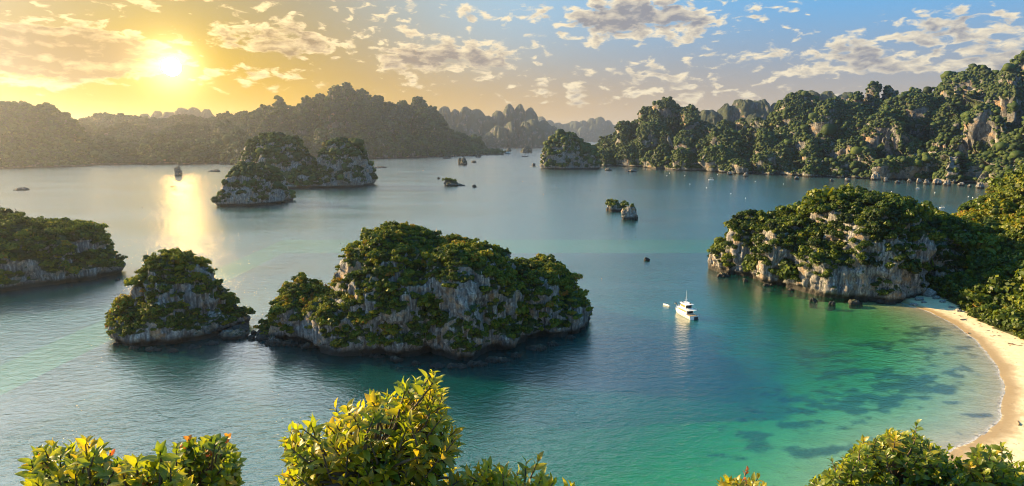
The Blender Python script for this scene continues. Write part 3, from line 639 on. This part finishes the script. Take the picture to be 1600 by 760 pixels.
ROCKS = [
 ('dark bushy rock islet beside a pale rock, right of mid bay', 967, 331, 34, 17, dict(trees=9, tl='one of the bushes on the dark rock islet beside the pale rock', tg='bushes on the dark islet', shapes=((-.3, 0, .75, .8), (.45, .1, .5, .55)), veg=.3)),
 ('pale sunlit rock stack with a dark right side, beside the bushy islet', 985, 344, 26, 20, dict(trees=2, tl='small shrub on top of the pale rock stack', tg='shrubs on the pale stack', shapes=((0, 0, .8, 1), (-.3, -.1, .6, .75), (.4, 0, .5, .6)), veg=-.5)),
 ('low dark rock islet with a knob of trees and a flat tail, in mid bay', 703, 291, 25, 11, dict(trees=6, tl='one of the trees on the low islet with the flat tail', tg='trees on the low islet', shapes=((-.25, 0, .55, 1), (.2, 0, .8, .75), (1.35, 0, .45, .2)), veg=.1)),
 ('mushroom-shaped rock standing in the sun glitter', 277, 275, 12, 15, dict(shapes=((0, 0, .75, .55), (-.15, 0, .55, .85), (.35, 0, .5, 1.0)), a=3.4, b=2.4)),
 ('dark split rock before the tip of the central massif', 723, 258, 15, 12, dict(shapes=((.25, 0, .7, 1), (-.6, .2, .45, .8)), veg=.1)),
 ('small flat dark rock right of the split rock', 740, 254.5, 7, 3, {}),
 ('low dome rock left of the split rock off the massif', 698, 248, 13, 5, dict(veg=.2)),
 ('tiny dome rock close under the tip of the central massif', 747, 246, 8, 6, dict(veg=.2)),
 ('hazy dome rock far out in the channel', 823, 239, 15, 9, dict(veg=.2)),
 ('hazy pointed rock behind the junk in the channel', 795, 237, 7, 6, dict(veg=.1)),
 ('low dark rock off the foot of the blue-green dome island', 951, 267, 11, 4, {}),
 ('reddish reef awash near the foot of the right mountains', 988, 269, 18, 3, dict(shapes=((-.4, 0, .6, 1), (.45, 0, .5, .7)))),
 ('long flat reef in the gold water right of the glitter', 332, 268.5, 21, 3, dict(shapes=((-.35, 0, .6, .8), (.4, 0, .55, 1)))),
 ('long flat dark reef near the left edge of the bay', 28, 298, 26, 3, dict(shapes=((-.45, 0, .5, .7), (0, 0, .6, 1), (.5, 0, .45, .8)))),
 ('small rock beside the foot of the pointed island', 339, 315, 7, 4, {}),
 ('round pale-topped rock alone in open water above the motor yacht', 1011, 408, 9, 5, {}),
 ('small dark rock left of the low islet in mid bay', 685, 280, 4, 3, {}),
 ('small dark rock right of the low islet in mid bay', 741, 293, 6, 4, {}),
 ('flat rock at the right foot of the pointed island', 443, 317, 12, 3, {}),
 ('low spit off the right end of the twin-peaked island', 592, 263, 20, 2, {}),
 ('small rock off the right tip of the left-edge island', 183, 438, 9, 3, {}),
 ('dark boulder jutting from the right cliff foot of the two-humped island', 914, 480, 16, 6, {}),
 ('upper of three dark rocks in the gap right of the cone-shaped island', 396, 523, 8, 5, {}),
 ('lower left of three dark rocks in the gap right of the cone-shaped island', 392, 531, 9, 6, {}),
 ('lower right of three dark rocks in the gap right of the cone-shaped island', 403, 531, 9, 4, {}),
 ('tumbled dark rocks at the left tip of the large two-humped island', 424, 541, 30, 13, dict(shapes=((0, 0, .5, 1), (-.55, 0, .4, .6), (.5, 0, .5, .8), (-.2, .3, .5, .9)))),
 ('low dark rock shelf at the right foot of the cone-shaped island', 366, 531, 42, 12, dict(shapes=((0, 0, .5, 1), (.5, 0, .42, .6), (-.5, 0, .5, .8)))),
]
for k, (lb, px, py, wp, hp, kw) in enumerate(ROCKS):
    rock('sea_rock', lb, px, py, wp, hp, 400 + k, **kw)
rr = random.Random(5)
for px, py in [(452, 543), (478, 547), (505, 550), (535, 554), (562, 558), (590, 562), (618, 568), (650, 574), (684, 578), (716, 579), (748, 576), (775, 570), (806, 562), (838, 551), (866, 543), (892, 532)]:
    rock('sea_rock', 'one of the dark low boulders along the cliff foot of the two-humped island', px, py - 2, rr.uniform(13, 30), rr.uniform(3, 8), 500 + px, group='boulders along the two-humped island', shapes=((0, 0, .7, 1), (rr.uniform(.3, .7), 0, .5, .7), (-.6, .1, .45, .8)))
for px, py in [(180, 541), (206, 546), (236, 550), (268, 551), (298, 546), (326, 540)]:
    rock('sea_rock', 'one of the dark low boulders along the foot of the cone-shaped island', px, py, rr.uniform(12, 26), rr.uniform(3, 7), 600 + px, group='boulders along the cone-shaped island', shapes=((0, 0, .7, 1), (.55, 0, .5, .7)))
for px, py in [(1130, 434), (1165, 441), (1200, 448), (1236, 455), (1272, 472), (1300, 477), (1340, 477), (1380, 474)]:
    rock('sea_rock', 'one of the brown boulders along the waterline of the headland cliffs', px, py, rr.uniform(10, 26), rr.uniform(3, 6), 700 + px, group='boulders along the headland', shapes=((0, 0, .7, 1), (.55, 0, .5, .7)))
for px, py, wp in [(1370, 282, 17), (1385, 285, 9), (1403, 287, 9), (1422, 286, 7), (1437, 287, 9), (1449, 289, 9), (1466, 289, 16), (1482, 291, 12), (1503, 291, 11), (1516, 293, 7), (1533, 295, 13), (1549, 297, 8), (1566, 298, 13), (1166, 277, 7), (1140, 274, 8), (1300, 284, 7), (1245, 281, 8), (1325, 284, 10)]:
    rock('shore_boulder', 'one of the pale boulders lining the foot of the right-hand mountains', px, py, wp, wp * rr.uniform(.5, .95), 800 + px, cat='boulder', group='pale boulders on the far right shore', veg=-1, shapes=((0, 0, .75, 1), (.5, .1, .5, .6)))
def beach_z(x, y): return float(coast_height(np.array([[x, y]]))[0][0])
def boulder(lb, px, py, w_, h_, seed, group=None, m=None):
    c = G(px, py, .5); c[2] = beach_z(c[0], c[1]) - .15
    V, Fq, vg, N = karst([((0, 0, w_ / 2, w_ / 2.6, h_), dict(a=2.6, b=1.8, nt=40, nv=24, rough=.3))], seed, s=.16, veg_bias=-2, flute=.8)
    V[:, 2] = np.maximum(V[:, 2], -.6)
    tag(link('boulder', mesh('boulder', V, Fq, {'veg': vg * 0}, (m or M_BOULDER,)), None, tuple(c)), lb, 'boulder', group)
m, t = mat('beach_boulder'); p = t.node('ShaderNodeNewGeometry').outputs['Position']
c = t.ramp(t.noise(p, 1.4, 6, .65), [(.3, (.05, .048, .045)), (.5, (.20, .19, .18)), (.7, (.40, .38, .35))])
b = t.node('ShaderNodeBsdfPrincipled'); t.put(b.inputs['Base Color'], c); b.inputs['Roughness'].default_value = .9; t.l.new(b.outputs[0], t.out.inputs[0]); M_BOULDER = m
boulder('big pale leaning boulder at the head of the beach', 1452, 466, 7, 4.5, 1)
for k, (px, py, w_, h_) in enumerate([(1436, 470, 5, 2), (1444, 474, 3.5, 1.4), (1462, 470, 4, 1.8), (1472, 475, 3, 1.1), (1480, 471, 3.4, 1.6), (1487, 483, 3, 1.2), (1498, 488, 3.2, 1.3), (1428, 476, 4, 1.6)]):
    boulder('one of the dark boulders heaped where beach and headland meet', px, py, w_, h_, 20 + k, 'boulders at the head of the beach')
def log(lb, px, py, L_, rz, seed):
    c = G(px, py, .8); c[2] = beach_z(c[0], c[1]) + .1; r = random.Random(seed); V = []
    for k in range(9):
        u = k / 8; rad = .26 * (1 - .5 * u) * (1 + .25 * r.random())
        for j in range(8):
            a_ = j / 8 * 6.2832; V.append(((u - .5) * L_, math.sin(u * 4 + seed) * .3 + math.cos(a_) * rad, math.sin(a_) * rad + .12 * math.sin(u * 5)))
    o = link('driftwood_log', mesh('driftwood', V, gridfaces(8, 9, True), None, (M_DRIFT,)), None, tuple(c)); o.rotation_euler = (0, 0, rz)
    tag(o, lb, 'driftwood')
M_DRIFT = simple('driftwood', (.14, .09, .055), .9, var=.4)
log('dark driftwood log lying at the narrow upper beach under the trees', 1508, 499, 7, .4, 1)
log('driftwood branch on dry sand by the tree line at the right edge', 1585, 540, 5, -.7, 2)
log('driftwood stick on the wet sand near the upper waterline', 1512, 518, 4, 1.2, 3)
log('driftwood stick in the middle of the dry lower beach', 1592, 660, 4.5, .8, 4)

rw = random.Random(12); TL = np.array(TREEL)
for k in range(34):          # wrack thrown up on the dry sand
    a_, b_ = TL[3] if k % 2 else TL[2], TL[5] if k % 2 else TL[4]; u = rw.random(); q = a_ + (b_ - a_) * u; q = q + np.array([-1, -.15]) * rw.uniform(.5, 13)
    V = []
    L_ = rw.uniform(.5, 1.8)
    for i in range(5):
        for j in range(6): V.append(((i / 4 - .5) * L_, math.cos(j * 1.047) * .12 * rw.uniform(.6, 1.5) + math.sin(i + k) * .15, math.sin(j * 1.047) * .12 + .05))
    o = link('driftwood_piece', mesh('driftwood_piece', V, gridfaces(6, 5, True), None, (M_DRIFT,)), None, (float(q[0]), float(q[1]), beach_z(q[0], q[1]) + .05)); o.rotation_euler = (0, 0, rw.random() * 6)
    tag(o, 'one of the small dark bits of driftwood strewn over the dry sand', 'driftwood', 'driftwood strewn over the beach')

# ------------------------------------------------------------------ boats and floats
M_WHITE = simple('white_gelcoat', (.80, .79, .76), .28, var=.03)
M_DECK = simple('teak_deck', (.42, .28, .15), .6, var=.15)
M_TAN = simple('tan_tinted_pane', (.36, .20, .075), .2, var=.1)
M_DARK = simple('dark_pane', (.015, .016, .018), .15, var=.2)
M_METAL = simple('brushed_rail', (.55, .55, .55), .3, .8)
M_GREY = simple('dark_antifouling', (.03, .035, .045), .5)
M_RED = simple('faded_red', (.35, .06, .04), .5)
M_BUOYW = simple('white_float', (.78, .77, .74), .45); M_BUOYD = simple('dark_float', (.05, .045, .04), .6); M_BUOYO = simple('orange_float', (.55, .20, .05), .5)
M_THATCH = simple('hut_roof', (.16, .13, .10), .9, var=.3)
def box(bm, c, s, bev=.04, taper=(1, 1), shear=0.0):
    """Box centred at c, size s; its top is scaled by taper and moved shear along y."""
    r = bmesh.ops.create_cube(bm, size=1.0)['verts']
    for v in r:
        up = v.co.z > 0; v.co.x *= s[0] * (taper[0] if up else 1); v.co.y = v.co.y * s[1] * (taper[1] if up else 1) + (shear if up else 0); v.co.z *= s[2]; v.co += Vector(c)
    if bev:
        es = list({e for v in r for e in v.link_edges}); bmesh.ops.bevel(bm, geom=es, offset=bev, segments=2, affect='EDGES', profile=.6)
def tube(bm, a, b, r0, r1=None, n=8):
    a, b = Vector(a), Vector(b); d = b - a; q = d.to_track_quat('Z', 'Y').to_matrix().to_4x4()
    bmesh.ops.create_cone(bm, cap_ends=True, segments=n, radius1=r0, radius2=r1 if r1 is not None else r0, depth=d.length, matrix=Matrix.Translation((a + b) / 2) @ q)
def part(name, fn, m, parent, smooth=False):
    bm = bmesh.new(); fn(bm); me = bpy.data.meshes.new(name); bm.to_mesh(me); bm.free(); me.materials.append(m)
    if smooth: me.polygons.foreach_set('use_smooth', [True] * len(me.polygons))
    return link(name, me, parent)
def hull(bm, L_, B, zs, zb, draft, n=16, transom=.86, full=.55):
    rows = []
    for k in range(n + 1):
        u = k / n; y = -L_ / 2 + L_ * u
        hb = B / 2 * (transom + (1 - transom) * min(1, u / .35)) * (1 - max(0, (u - full) / (1 - full)) ** 2.2 * .97)
        dk = zs + (zb - zs) * u ** 1.8; kd = -draft * (1 - u ** 4 * .9); fl = 1 - .22 * u
        yb = y if u < .8 else y - (u - .8) * L_ * .16
        pts = [(-hb * .93, y, dk - .12), (-hb, y, dk), (-hb * .97, y, dk * .55), (-hb * .8 * fl, yb, .08), (0, yb, kd), (hb * .8 * fl, yb, .08), (hb * .97, y, dk * .55), (hb, y, dk), (hb * .93, y, dk - .12)]
        rows.append([bm.verts.new(p_) for p_ in pts])
    for a, b in zip(rows[:-1], rows[1:]):
        for i in range(8): bm.faces.new((a[i], b[i], b[i + 1], a[i + 1]))
        bm.faces.new((a[8], b[8], b[0], a[0]))
    bm.faces.new(rows[0]); bm.faces.new(rows[-1][::-1]); bmesh.ops.recalc_face_normals(bm, faces=bm.faces)

yb_ = G(1073, 496); yst, ybw = G(1080, 503), G(1062, 486)
Y = empty('motor_yacht', (float(yb_[0]), float(yb_[1] + 4), 0.0), 'white two-deck motor yacht with a tall mast lying stern-on in mid water', 'yacht', None, R_(16)); Y.scale = (1.1, 1.1, 1.1)
hl = part('hull', lambda b: hull(b, 17, 6.0, 1.9, 2.9, .8), M_WHITE, Y)
part('rub_rail', lambda b: [tube(b, (sx * 2.72, -8.3, 1.5), (sx * 3.03, -2.5, 1.55), .09) or tube(b, (sx * 3.03, -2.5, 1.55), (sx * 2.98, 1.5, 1.75), .09) for sx in (-1, 1)], M_GREY, hl)
part('stern_opening_panel', lambda b: (box(b, (1.25, -8.5, .75), (2.3, .12, 1.5), .05), box(b, (1.25, -8.9, .06), (2.5, .8, .12), .03)), M_GREY, hl)  # dark panel stands for the opening, its shade put into the colour
part('deck', lambda b: (box(b, (0, -6.6, 1.93), (4.7, 3.4, .1), .02), box(b, (0, 4.9, 2.25), (3.6, 4.0, .1), .03, (.8, .9))), M_DECK, Y)
cb = part('cabin', lambda b: box(b, (0, -.6, 3.05), (4.5, 8.6, 2.3), .15, (.93, .88), -.3), M_WHITE, Y)
for sx in (-1, 1):
    for yy in (-3.4, -1.6, .2, 2.0): part('window', lambda b: box(b, (sx * 2.2, yy, 3.3), (.08, 1.5, .95), .03), M_TAN, cb)
part('saloon_door', lambda b: box(b, (0, -4.83, 3.0), (3.2, .08, 1.75), .03), M_DARK, cb)
part('windscreen', lambda b: box(b, (0, 3.35, 3.4), (3.4, .1, 1.0), .03, (.92, 1), -.25), M_DARK, cb)
up = part('upper_deck', lambda b: box(b, (0, -2.0, 4.32), (4.9, 10.2, .2), .08), M_WHITE, Y)
fb = part('flybridge', lambda b: box(b, (0, -.8, 5.5), (3.9, 5.2, 2.2), .14, (.93, .85), -.2), M_WHITE, Y)
for sx in (-1, 1): part('window', lambda b: box(b, (sx * 1.93, -.8, 5.6), (.1, 4.0, 1.15), .03, (1, .93)), M_TAN, fb)
part('aft_window', lambda b: box(b, (0, -3.38, 5.5), (3.2, .1, 1.5), .03), M_DARK, fb)
part('windscreen', lambda b: box(b, (0, 1.65, 5.45), (3.1, .1, .9), .03, (.95, 1), -.35), M_DARK, fb)
part('roof', lambda b: box(b, (0, -1.4, 6.72), (4.4, 6.8, .18), .08), M_WHITE, Y)
def rails(b):
    for pts in ([(-2.35, -4.9), (-2.35, -7.0), (2.35, -7.0), (2.35, -4.9)],):
        for (x0, y0), (x1, y1) in zip(pts[:-1], pts[1:]):
            for z in (4.8, 5.3): tube(b, (x0, y0, z), (x1, y1, z), .04)
            for k in range(5):
                u = k / 4; tube(b, (x0 + (x1 - x0) * u, y0 + (y1 - y0) * u, 4.4), (x0 + (x1 - x0) * u, y0 + (y1 - y0) * u, 5.3), .035)
part('upper_rail', rails, M_METAL, Y)
part('stern_rail', lambda b: [tube(b, (x_, -8.1, 1.9), (x_, -8.1, 2.8), .05) for x_ in (-2.4, -1.2, 0, 1.2, 2.4)] + [tube(b, (-2.4, -8.1, 2.8), (2.4, -8.1, 2.8), .05)], M_METAL, Y)
part('bow_rail', lambda b: [tube(b, (sx * 2.6 * (1 - k / 6.5), 3.2 + k * .85, 2.5 + k * .07), (sx * 2.6 * (1 - k / 6.5), 3.2 + k * .85, 3.4 + k * .07), .045) for sx in (-1, 1) for k in range(6)] + [tube(b, (sx * 2.6, 3.2, 3.4), (sx * .4, 7.9, 3.8), .045) for sx in (-1, 1)], M_METAL, Y)
ms = part('mast', lambda b: (tube(b, (0, -.6, 6.8), (-.1, -.9, 10.5), .22, .1), tube(b, (-.9, -.8, 8.6), (.9, -.8, 8.6), .06)), M_WHITE, Y)
part('antenna', lambda b: tube(b, (-.1, -.9, 10.5), (-.5, -1.1, 13.6), .09, .05), M_WHITE, ms)
part('radar', lambda b: box(b, (0, -.3, 7.3), (1.5, .3, .25), .06), M_WHITE, ms)
part('liferaft_canister', lambda b: (tube(b, (1.0, -2.6, 7.05), (1.0, -3.6, 7.05), .3, n=12), tube(b, (-1.2, 1.0, 7.05), (-1.2, .3, 7.05), .28, n=12)), M_DARK, Y)
dv = part('davit', lambda b: (tube(b, (-1.5, 5.2, 2.6), (-1.7, 5.4, 5.2), .12), tube(b, (-1.7, 5.4, 5.2), (-2.3, 6.6, 5.9), .1)), M_DARK, Y)
part('dinghy', lambda b: box(b, (-2.1, 6.0, 4.9), (.8, 1.6, .5), .2), M_GREY, dv)

def skiff(lb, px, py, L_, rz, m, cat='boat', canopy=None):
    c = G(px, py); e = empty('small_boat', (float(c[0]), float(c[1]), 0), lb, cat, None, rz)
    part('hull', lambda b: hull(b, L_, L_ * .28, L_ * .10, L_ * .15, .2, 12), m, e)
    part('thwart', lambda b: [box(b, (0, L_ * q, L_ * .10), (L_ * .24, L_ * .05, .06), .01) for q in (-.25, 0, .2)], M_DECK, e)
    part('outboard_motor', lambda b: box(b, (0, -L_ * .53, L_ * .11), (L_ * .06, L_ * .07, L_ * .13), .03), M_DARK, e)
    if canopy:
        cn = part('canopy', lambda b: box(b, (0, -L_ * .05, L_ * .36), (L_ * .27, L_ * .55, L_ * .03), .04), canopy, e)
        part('canopy_post', lambda b: [tube(b, (sx * L_ * .12, q * L_, L_ * .08), (sx * L_ * .12, q * L_, L_ * .36), L_ * .008) for sx in (-1, 1) for q in (-.3, .2)], M_METAL, cn)
skiff('slim white skiff afloat just left of the motor yacht', 1041, 478, 5.5, R_(28), M_WHITE)
skiff('white speedboat crossing the green water off the right mountains', 1111, 281.5, 13, R_(75), M_WHITE, 'boat', M_WHITE)
skiff('white boat with a pale canopy behind the headland crest', 1472, 325, 7, R_(60), M_WHITE, 'boat', M_BUOYW)
skiff('white boat moored close to the right shore boulders', 1434, 295.5, 8, R_(100), M_WHITE, 'boat', M_WHITE)
skiff('tiny dark boat in the glitter, the farther one', 270, 292, 11, R_(85), M_DARK)
skiff('tiny dark boat in the glitter, the nearer one', 271.5, 296, 8, R_(95), M_DARK)
skiff('long grey raft-like boat in the far channel', 820, 245, 34, R_(90), M_GREY, 'boat', M_THATCH)
def junk(lb, px, py, L_, rz):
    c = G(px, py); e = empty('cruise_junk', (float(c[0]), float(c[1]), 0), lb, 'boat', None, rz)
    part('hull', lambda b: hull(b, L_, L_ * .3, L_ * .10, L_ * .17, .8), M_GREY, e)
    c1 = part('lower_cabin', lambda b: box(b, (0, -L_ * .06, L_ * .16), (L_ * .25, L_ * .66, L_ * .13), .1), M_WHITE, e)
    for sx in (-1, 1): part('window', lambda b: [box(b, (sx * L_ * .125, L_ * q, L_ * .165), (.12, L_ * .07, L_ * .05), .01) for q in (-.3, -.2, -.1, 0, .1, .2)], M_DARK, c1)
    part('upper_cabin', lambda b: box(b, (0, -L_ * .1, L_ * .29), (L_ * .22, L_ * .48, L_ * .12), .1), M_WHITE, e)
    part('roof', lambda b: box(b, (0, -L_ * .1, L_ * .365), (L_ * .26, L_ * .56, L_ * .03), .05), M_THATCH, e)
    part('mast', lambda b: tube(b, (0, L_ * .2, L_ * .12), (0, L_ * .2, L_ * .6), L_ * .012), M_DECK, e)
junk('two-deck cruise boat under way in the far channel', 793, 241, 42, R_(70))
def hut(lb, px, py, wp):
    c = G(px, py); W = wp * np.hypot(c[1], CAMZ) / F; e = empty('floating_hut', (float(c[0]), float(c[1]), 0), lb, 'floating house', None, .2)
    part('raft', lambda b: box(b, (0, 0, .35), (W * 1.6, W * .9, .7), .08), M_DECK, e)
    part('wall', lambda b: box(b, (0, 0, W * .2 + .7), (W * .62, W * .5, W * .4), .05), M_GREY, e)
    part('roof', lambda b: box(b, (0, 0, W * .5 + .72), (W * .8, W * .66, W * .22), .04, (.75, .1)), M_THATCH, e)
hut('floating fishing hut on a raft left of the dome island', 834, 260, 7)
def buoy(lb, px, py, rad, m, group):
    c = G(px, py); e = empty('buoy', (float(c[0]), float(c[1]), 0), lb, 'buoy', group)
    part('float', lambda b: bmesh.ops.create_uvsphere(b, u_segments=14, v_segments=9, radius=rad, matrix=Matrix.Translation((0, 0, rad * .35))), m, e, True)
    part('collar', lambda b: tube(b, (0, 0, rad * 1.25), (0, 0, rad * 1.75), rad * .28, rad * .18), M_DARK, e)
for px, py in [(1042, 275), (1046, 271), (1070, 275), (1121, 273), (1180, 284), (1104, 294), (1078, 288), (1224, 288), (1286, 297), (1311, 299), (1165, 310), (1142, 303), (1393, 300), (1424, 315), (1406, 311), (1461, 301), (1520, 309), (1527, 310), (1513, 308)]:
    d = np.linalg.norm(G(px, py)[:2]); buoy('one of the small white floats scattered on the green water off the right shore', px, py, d * .0006, M_BUOYW, 'white floats off the right shore')
for px, py in [(787, 263), (836, 288), (923, 298), (979, 377), (993, 371), (848, 342), (1008, 319), (24, 328), (222, 325), (349, 277), (532, 381), (512, 291), (462, 279), (946, 276), (375, 376)]:
    d = np.linalg.norm(G(px, py)[:2]); buoy('one of the small dark floats dotted over the open bay', px, py, d * .0007, M_BUOYD, 'dark floats in the open bay')
for px, py in [(849, 304), (817, 284), (661, 267), (830, 455), (940, 436)]:
    d = np.linalg.norm(G(px, py)[:2]); buoy('one of the few orange floats on the open water of mid bay', px, py, d * .0006, M_BUOYO, 'orange floats in mid bay')

# ------------------------------------------------------------------ shrubs on the near hillside
def leaf_verts(nseg):
    u = np.linspace(0, 1, nseg + 1); wv = np.sin(np.pi * u ** .8) ** .85 * .21; wv[0] = .02; wv[-1] = .004
    z = .10 * np.sin(u * 2.2) - .16 * u ** 2
    V = np.stack([np.stack([-wv, u, z + wv * .35], 1), np.stack([0 * u, u, z], 1), np.stack([wv, u, z + wv * .35], 1)], 1).reshape(-1, 3)
    return V, gridfaces(3, nseg + 1)
def inpoly(x, y, poly):
    c = False; n = len(poly)
    for i in range(n):
        (x0, y0), (x1, y1) = poly[i], poly[i - 1]
        if (y0 > y) != (y1 > y) and x < (x1 - x0) * (y - y0) / (y1 - y0) + x0: c = not c
    return c
def shrub(lb, poly, Y0, dY, nshoot, leaf_len, nleaf, shoot_len, seed, tint=(.60, .10), red=0.0, nseg=4, wide=1.0, top_red=0.0, name='shrub', cat='shrub', spread=.55, inner=.35):
    r = np.random.default_rng(seed); LV, LF = leaf_verts(nseg); nv = len(LV)
    xs = [p_[0] for p_ in poly]; ys = [p_[1] for p_ in poly]; ymin = min(ys); tips = []
    while len(tips) < nshoot:
        x = r.uniform(min(xs), max(xs)); y = r.uniform(ymin, max(ys))
        if inpoly(x, y, poly): tips.append(P(x, y, Y0 + r.uniform(-dY, dY)))
    tips = np.array(tips); cen = tips.mean(0); tips[:, 2] += np.where(r.random(nshoot) < .10, r.uniform(.2, .7, nshoot) * shoot_len, 0)
    gz = float(coast_height(np.array([[cen[0], cen[1] + .2]]))[0][0]); root = np.array([cen[0], cen[1] + .2, gz - .1])
    k = max(4, nshoot // 14); hubs = tips[r.choice(nshoot, k, replace=False)].copy(); hubs += (cen - hubs) * .35; hubs[:, 2] -= shoot_len * 1.5
    VV, FF, TT = [], [], []; SV, SF = [], []; nb = 0; sb = 0
    def stem(pts, r0, r1):
        nonlocal sb
        pts = np.array(pts); n = len(pts)
        for i, p_ in enumerate(pts):
            d = pts[min(i + 1, n - 1)] - pts[max(i - 1, 0)]; d = d / (np.linalg.norm(d) + 1e-9)
            a = np.cross(d, [.3, .9, .2]); a /= np.linalg.norm(a) + 1e-9; b = np.cross(d, a); rad = r0 + (r1 - r0) * i / (n - 1)
            for j in range(5): SV.append(p_ + (a * math.cos(j * 1.2566) + b * math.sin(j * 1.2566)) * rad)
        SF.append(gridfaces(5, n, True) + sb); sb += 5 * n
    def bez(a, b, c, n): return [a * (1 - u) ** 2 + b * 2 * u * (1 - u) + c * u * u for u in np.linspace(0, 1, n)]
    th_ = leaf_len * .22
    for h_ in hubs: stem(bez(root, root * .45 + h_ * .55 + np.array([0, 0, -.1 * abs(h_[2] - root[2])]) , h_, 9), th_ * 1.6, th_ * .6)
    hi_ = np.argmin(np.linalg.norm(tips[:, None] - hubs[None], axis=2), 1)
    zr = tips[:, 2].max() - tips[:, 2].min() + 1e-6
    for i, tp in enumerate(tips):
        up = np.array([0, 0, 1.0]) + (tp - cen) / (np.abs(tips - cen).max(0) + .01) * np.array([.8, .5, .15]) + r.normal(size=3) * .22
        up /= np.linalg.norm(up); L_ = shoot_len * r.uniform(.7, 1.3); b0 = tp - up * L_
        stem(bez(hubs[hi_[i]], (hubs[hi_[i]] + b0) / 2 + r.normal(size=3) * .03, b0, 5), th_ * .55, th_ * .3); stem([b0, b0 + up * L_ * .5, tp], th_ * .3, th_ * .12)
        sx = np.cross(up, [0, 1, .2]); sx /= np.linalg.norm(sx); sy = np.cross(up, sx)
        st = r.normal() * tint[1] + tint[0]; topness = (tp[2] - tips[:, 2].min()) / zr
        isred = r.random() < red + top_red * max(0, topness - .55) * 2
        for q in range(nleaf):
            u = (q + .5) / nleaf; an = q * 2.4 + r.uniform(-.4, .4); rad = sx * math.cos(an) + sy * math.sin(an)
            elv = (.15 + .95 * u ** 1.4) + r.normal() * .2
            d = rad * math.cos(elv) + up * math.sin(elv); d /= np.linalg.norm(d)
            nrm = up * math.cos(elv) - rad * math.sin(elv) + r.normal(size=3) * .3; s_ = np.cross(d, nrm); s_ /= np.linalg.norm(s_); nrm = np.cross(s_, d)
            ln = leaf_len * r.uniform(.65, 1.15) * (1 - .35 * u) * (.7 if isred and u > .25 else 1); pos = b0 + up * L_ * (.1 + .9 * u)
            V = pos + (LV[:, :1] * s_ * wide + LV[:, 1:2] * d + LV[:, 2:] * nrm) * ln
            VV.append(V); FF.append(LF + nb); nb += nv
            tn = st + r.normal() * .07 + .10 * (u - .5)
            tn = min(tn, .87)
            if isred and u > .25: tn = r.uniform(.88, 1.0)
            TT.append(np.full(nv, tn))
    e = empty(name, tuple(root), lb, cat); rt = root
    o = link('stems', mesh('shrub_stems', np.array(SV) - rt, np.concatenate(SF), None, (M_BARK,)), e)
    o = link('foliage', mesh('shrub_leaves', np.concatenate(VV) - rt, np.concatenate(FF), {'tint': np.clip(np.concatenate(TT), 0, 1)}, (M_LEAF,), True), e)
    return e
shrub('leafy shrub with red young leaves at the lower left corner', [(35, 780), (48, 722), (62, 702), (92, 694), (120, 690), (150, 694), (182, 704), (196, 722), (192, 750), (205, 800), (20, 800)], 4.3, .5, 130, .135, 9, .20, 1, (.62, .14), top_red=.22)
shrub('yellow-green shrub between the red-tipped and the round-leaved one', [(170, 800), (185, 745), (200, 722), (218, 712), (240, 710), (262, 722), (285, 742), (305, 800)], 4.0, .4, 110, .15, 9, .22, 2, (.72, .10), top_red=.12)
shrub('dense round-leaved shrub, right of the red-tipped one', [(250, 800), (258, 726), (268, 698), (300, 680), (332, 684), (362, 694), (378, 716), (374, 760), (385, 800)], 5.2, .5, 230, .105, 9, .19, 3, (.52, .15), wide=1.7, top_red=.12)
shrub('tall bright yellow-green shrub in the middle foreground, one shoot rising above it', [(425, 800), (438, 730), (442, 696), (455, 668), (474, 656), (500, 668), (545, 648), (566, 622), (600, 612), (640, 606), (662, 610), (672, 586), (684, 584), (698, 624), (702, 646), (720, 668), (720, 704), (738, 800)], 4.2, .55, 470, .125, 10, .23, 4, (.70, .13), top_red=.03)
shrub('low bright shoots just right of the tall yellow-green shrub', [(690, 800), (722, 748), (745, 728), (765, 716), (782, 732), (800, 738), (850, 742), (892, 756), (905, 800)], 4.0, .35, 130, .125, 9, .22, 5, (.74, .09), top_red=.06)
shrub('small golden sprig at the bottom edge left of the big right tree', [(1110, 800), (1122, 752), (1142, 742), (1160, 744), (1185, 756), (1215, 800)], 7.5, .5, 80, .17, 9, .26, 6, (.80, .06), top_red=.12)
shrub('broad dense tree crown at the bottom right, below the beach', [(1245, 800), (1265, 750), (1300, 730), (1340, 696), (1370, 680), (1400, 672), (1430, 676), (1455, 692), (1480, 708), (1512, 722), (1540, 740), (1550, 800)], 11.5, 1.3, 800, .20, 10, .38, 7, (.55, .16), nseg=3, name='tree', cat='tree', wide=1.3)
shrub('narrower tree crown at the bottom right corner over the sand', [(1480, 800), (1502, 726), (1525, 700), (1550, 692), (1562, 714), (1600, 730), (1650, 745), (1660, 800)], 11.0, 1.1, 340, .20, 10, .38, 8, (.58, .16), nseg=3, name='tree', cat='tree', wide=1.3)

# ------------------------------------------------------------------ haze
lo_, hi_ = (-9000, -800, -16), (9000, 13000, 470)
bm = bmesh.new(); bmesh.ops.create_cube(bm, size=1.0); me = bpy.data.meshes.new('haze'); bm.to_mesh(me); bm.free()
hz = link('haze', me); hz.scale = [b - a for a, b in zip(lo_, hi_)]; hz.location = [(a + b) / 2 for a, b in zip(lo_, hi_)]
m = bpy.data.materials.new('haze_air'); m.use_nodes = True; t = NT(m.node_tree); t.out = t.node('ShaderNodeOutputMaterial')
pv = t.node('ShaderNodeVolumePrincipled'); pv.inputs['Color'].default_value = (.82, .88, 1.0, 1); pv.inputs['Density'].default_value = 0.40e-4; pv.inputs['Anisotropy'].default_value = .80
t.l.new(pv.outputs[0], t.out.inputs['Volume']); me.materials.append(m)
tag(hz, 'thin evening haze over the bay', 'haze', kind='stuff')
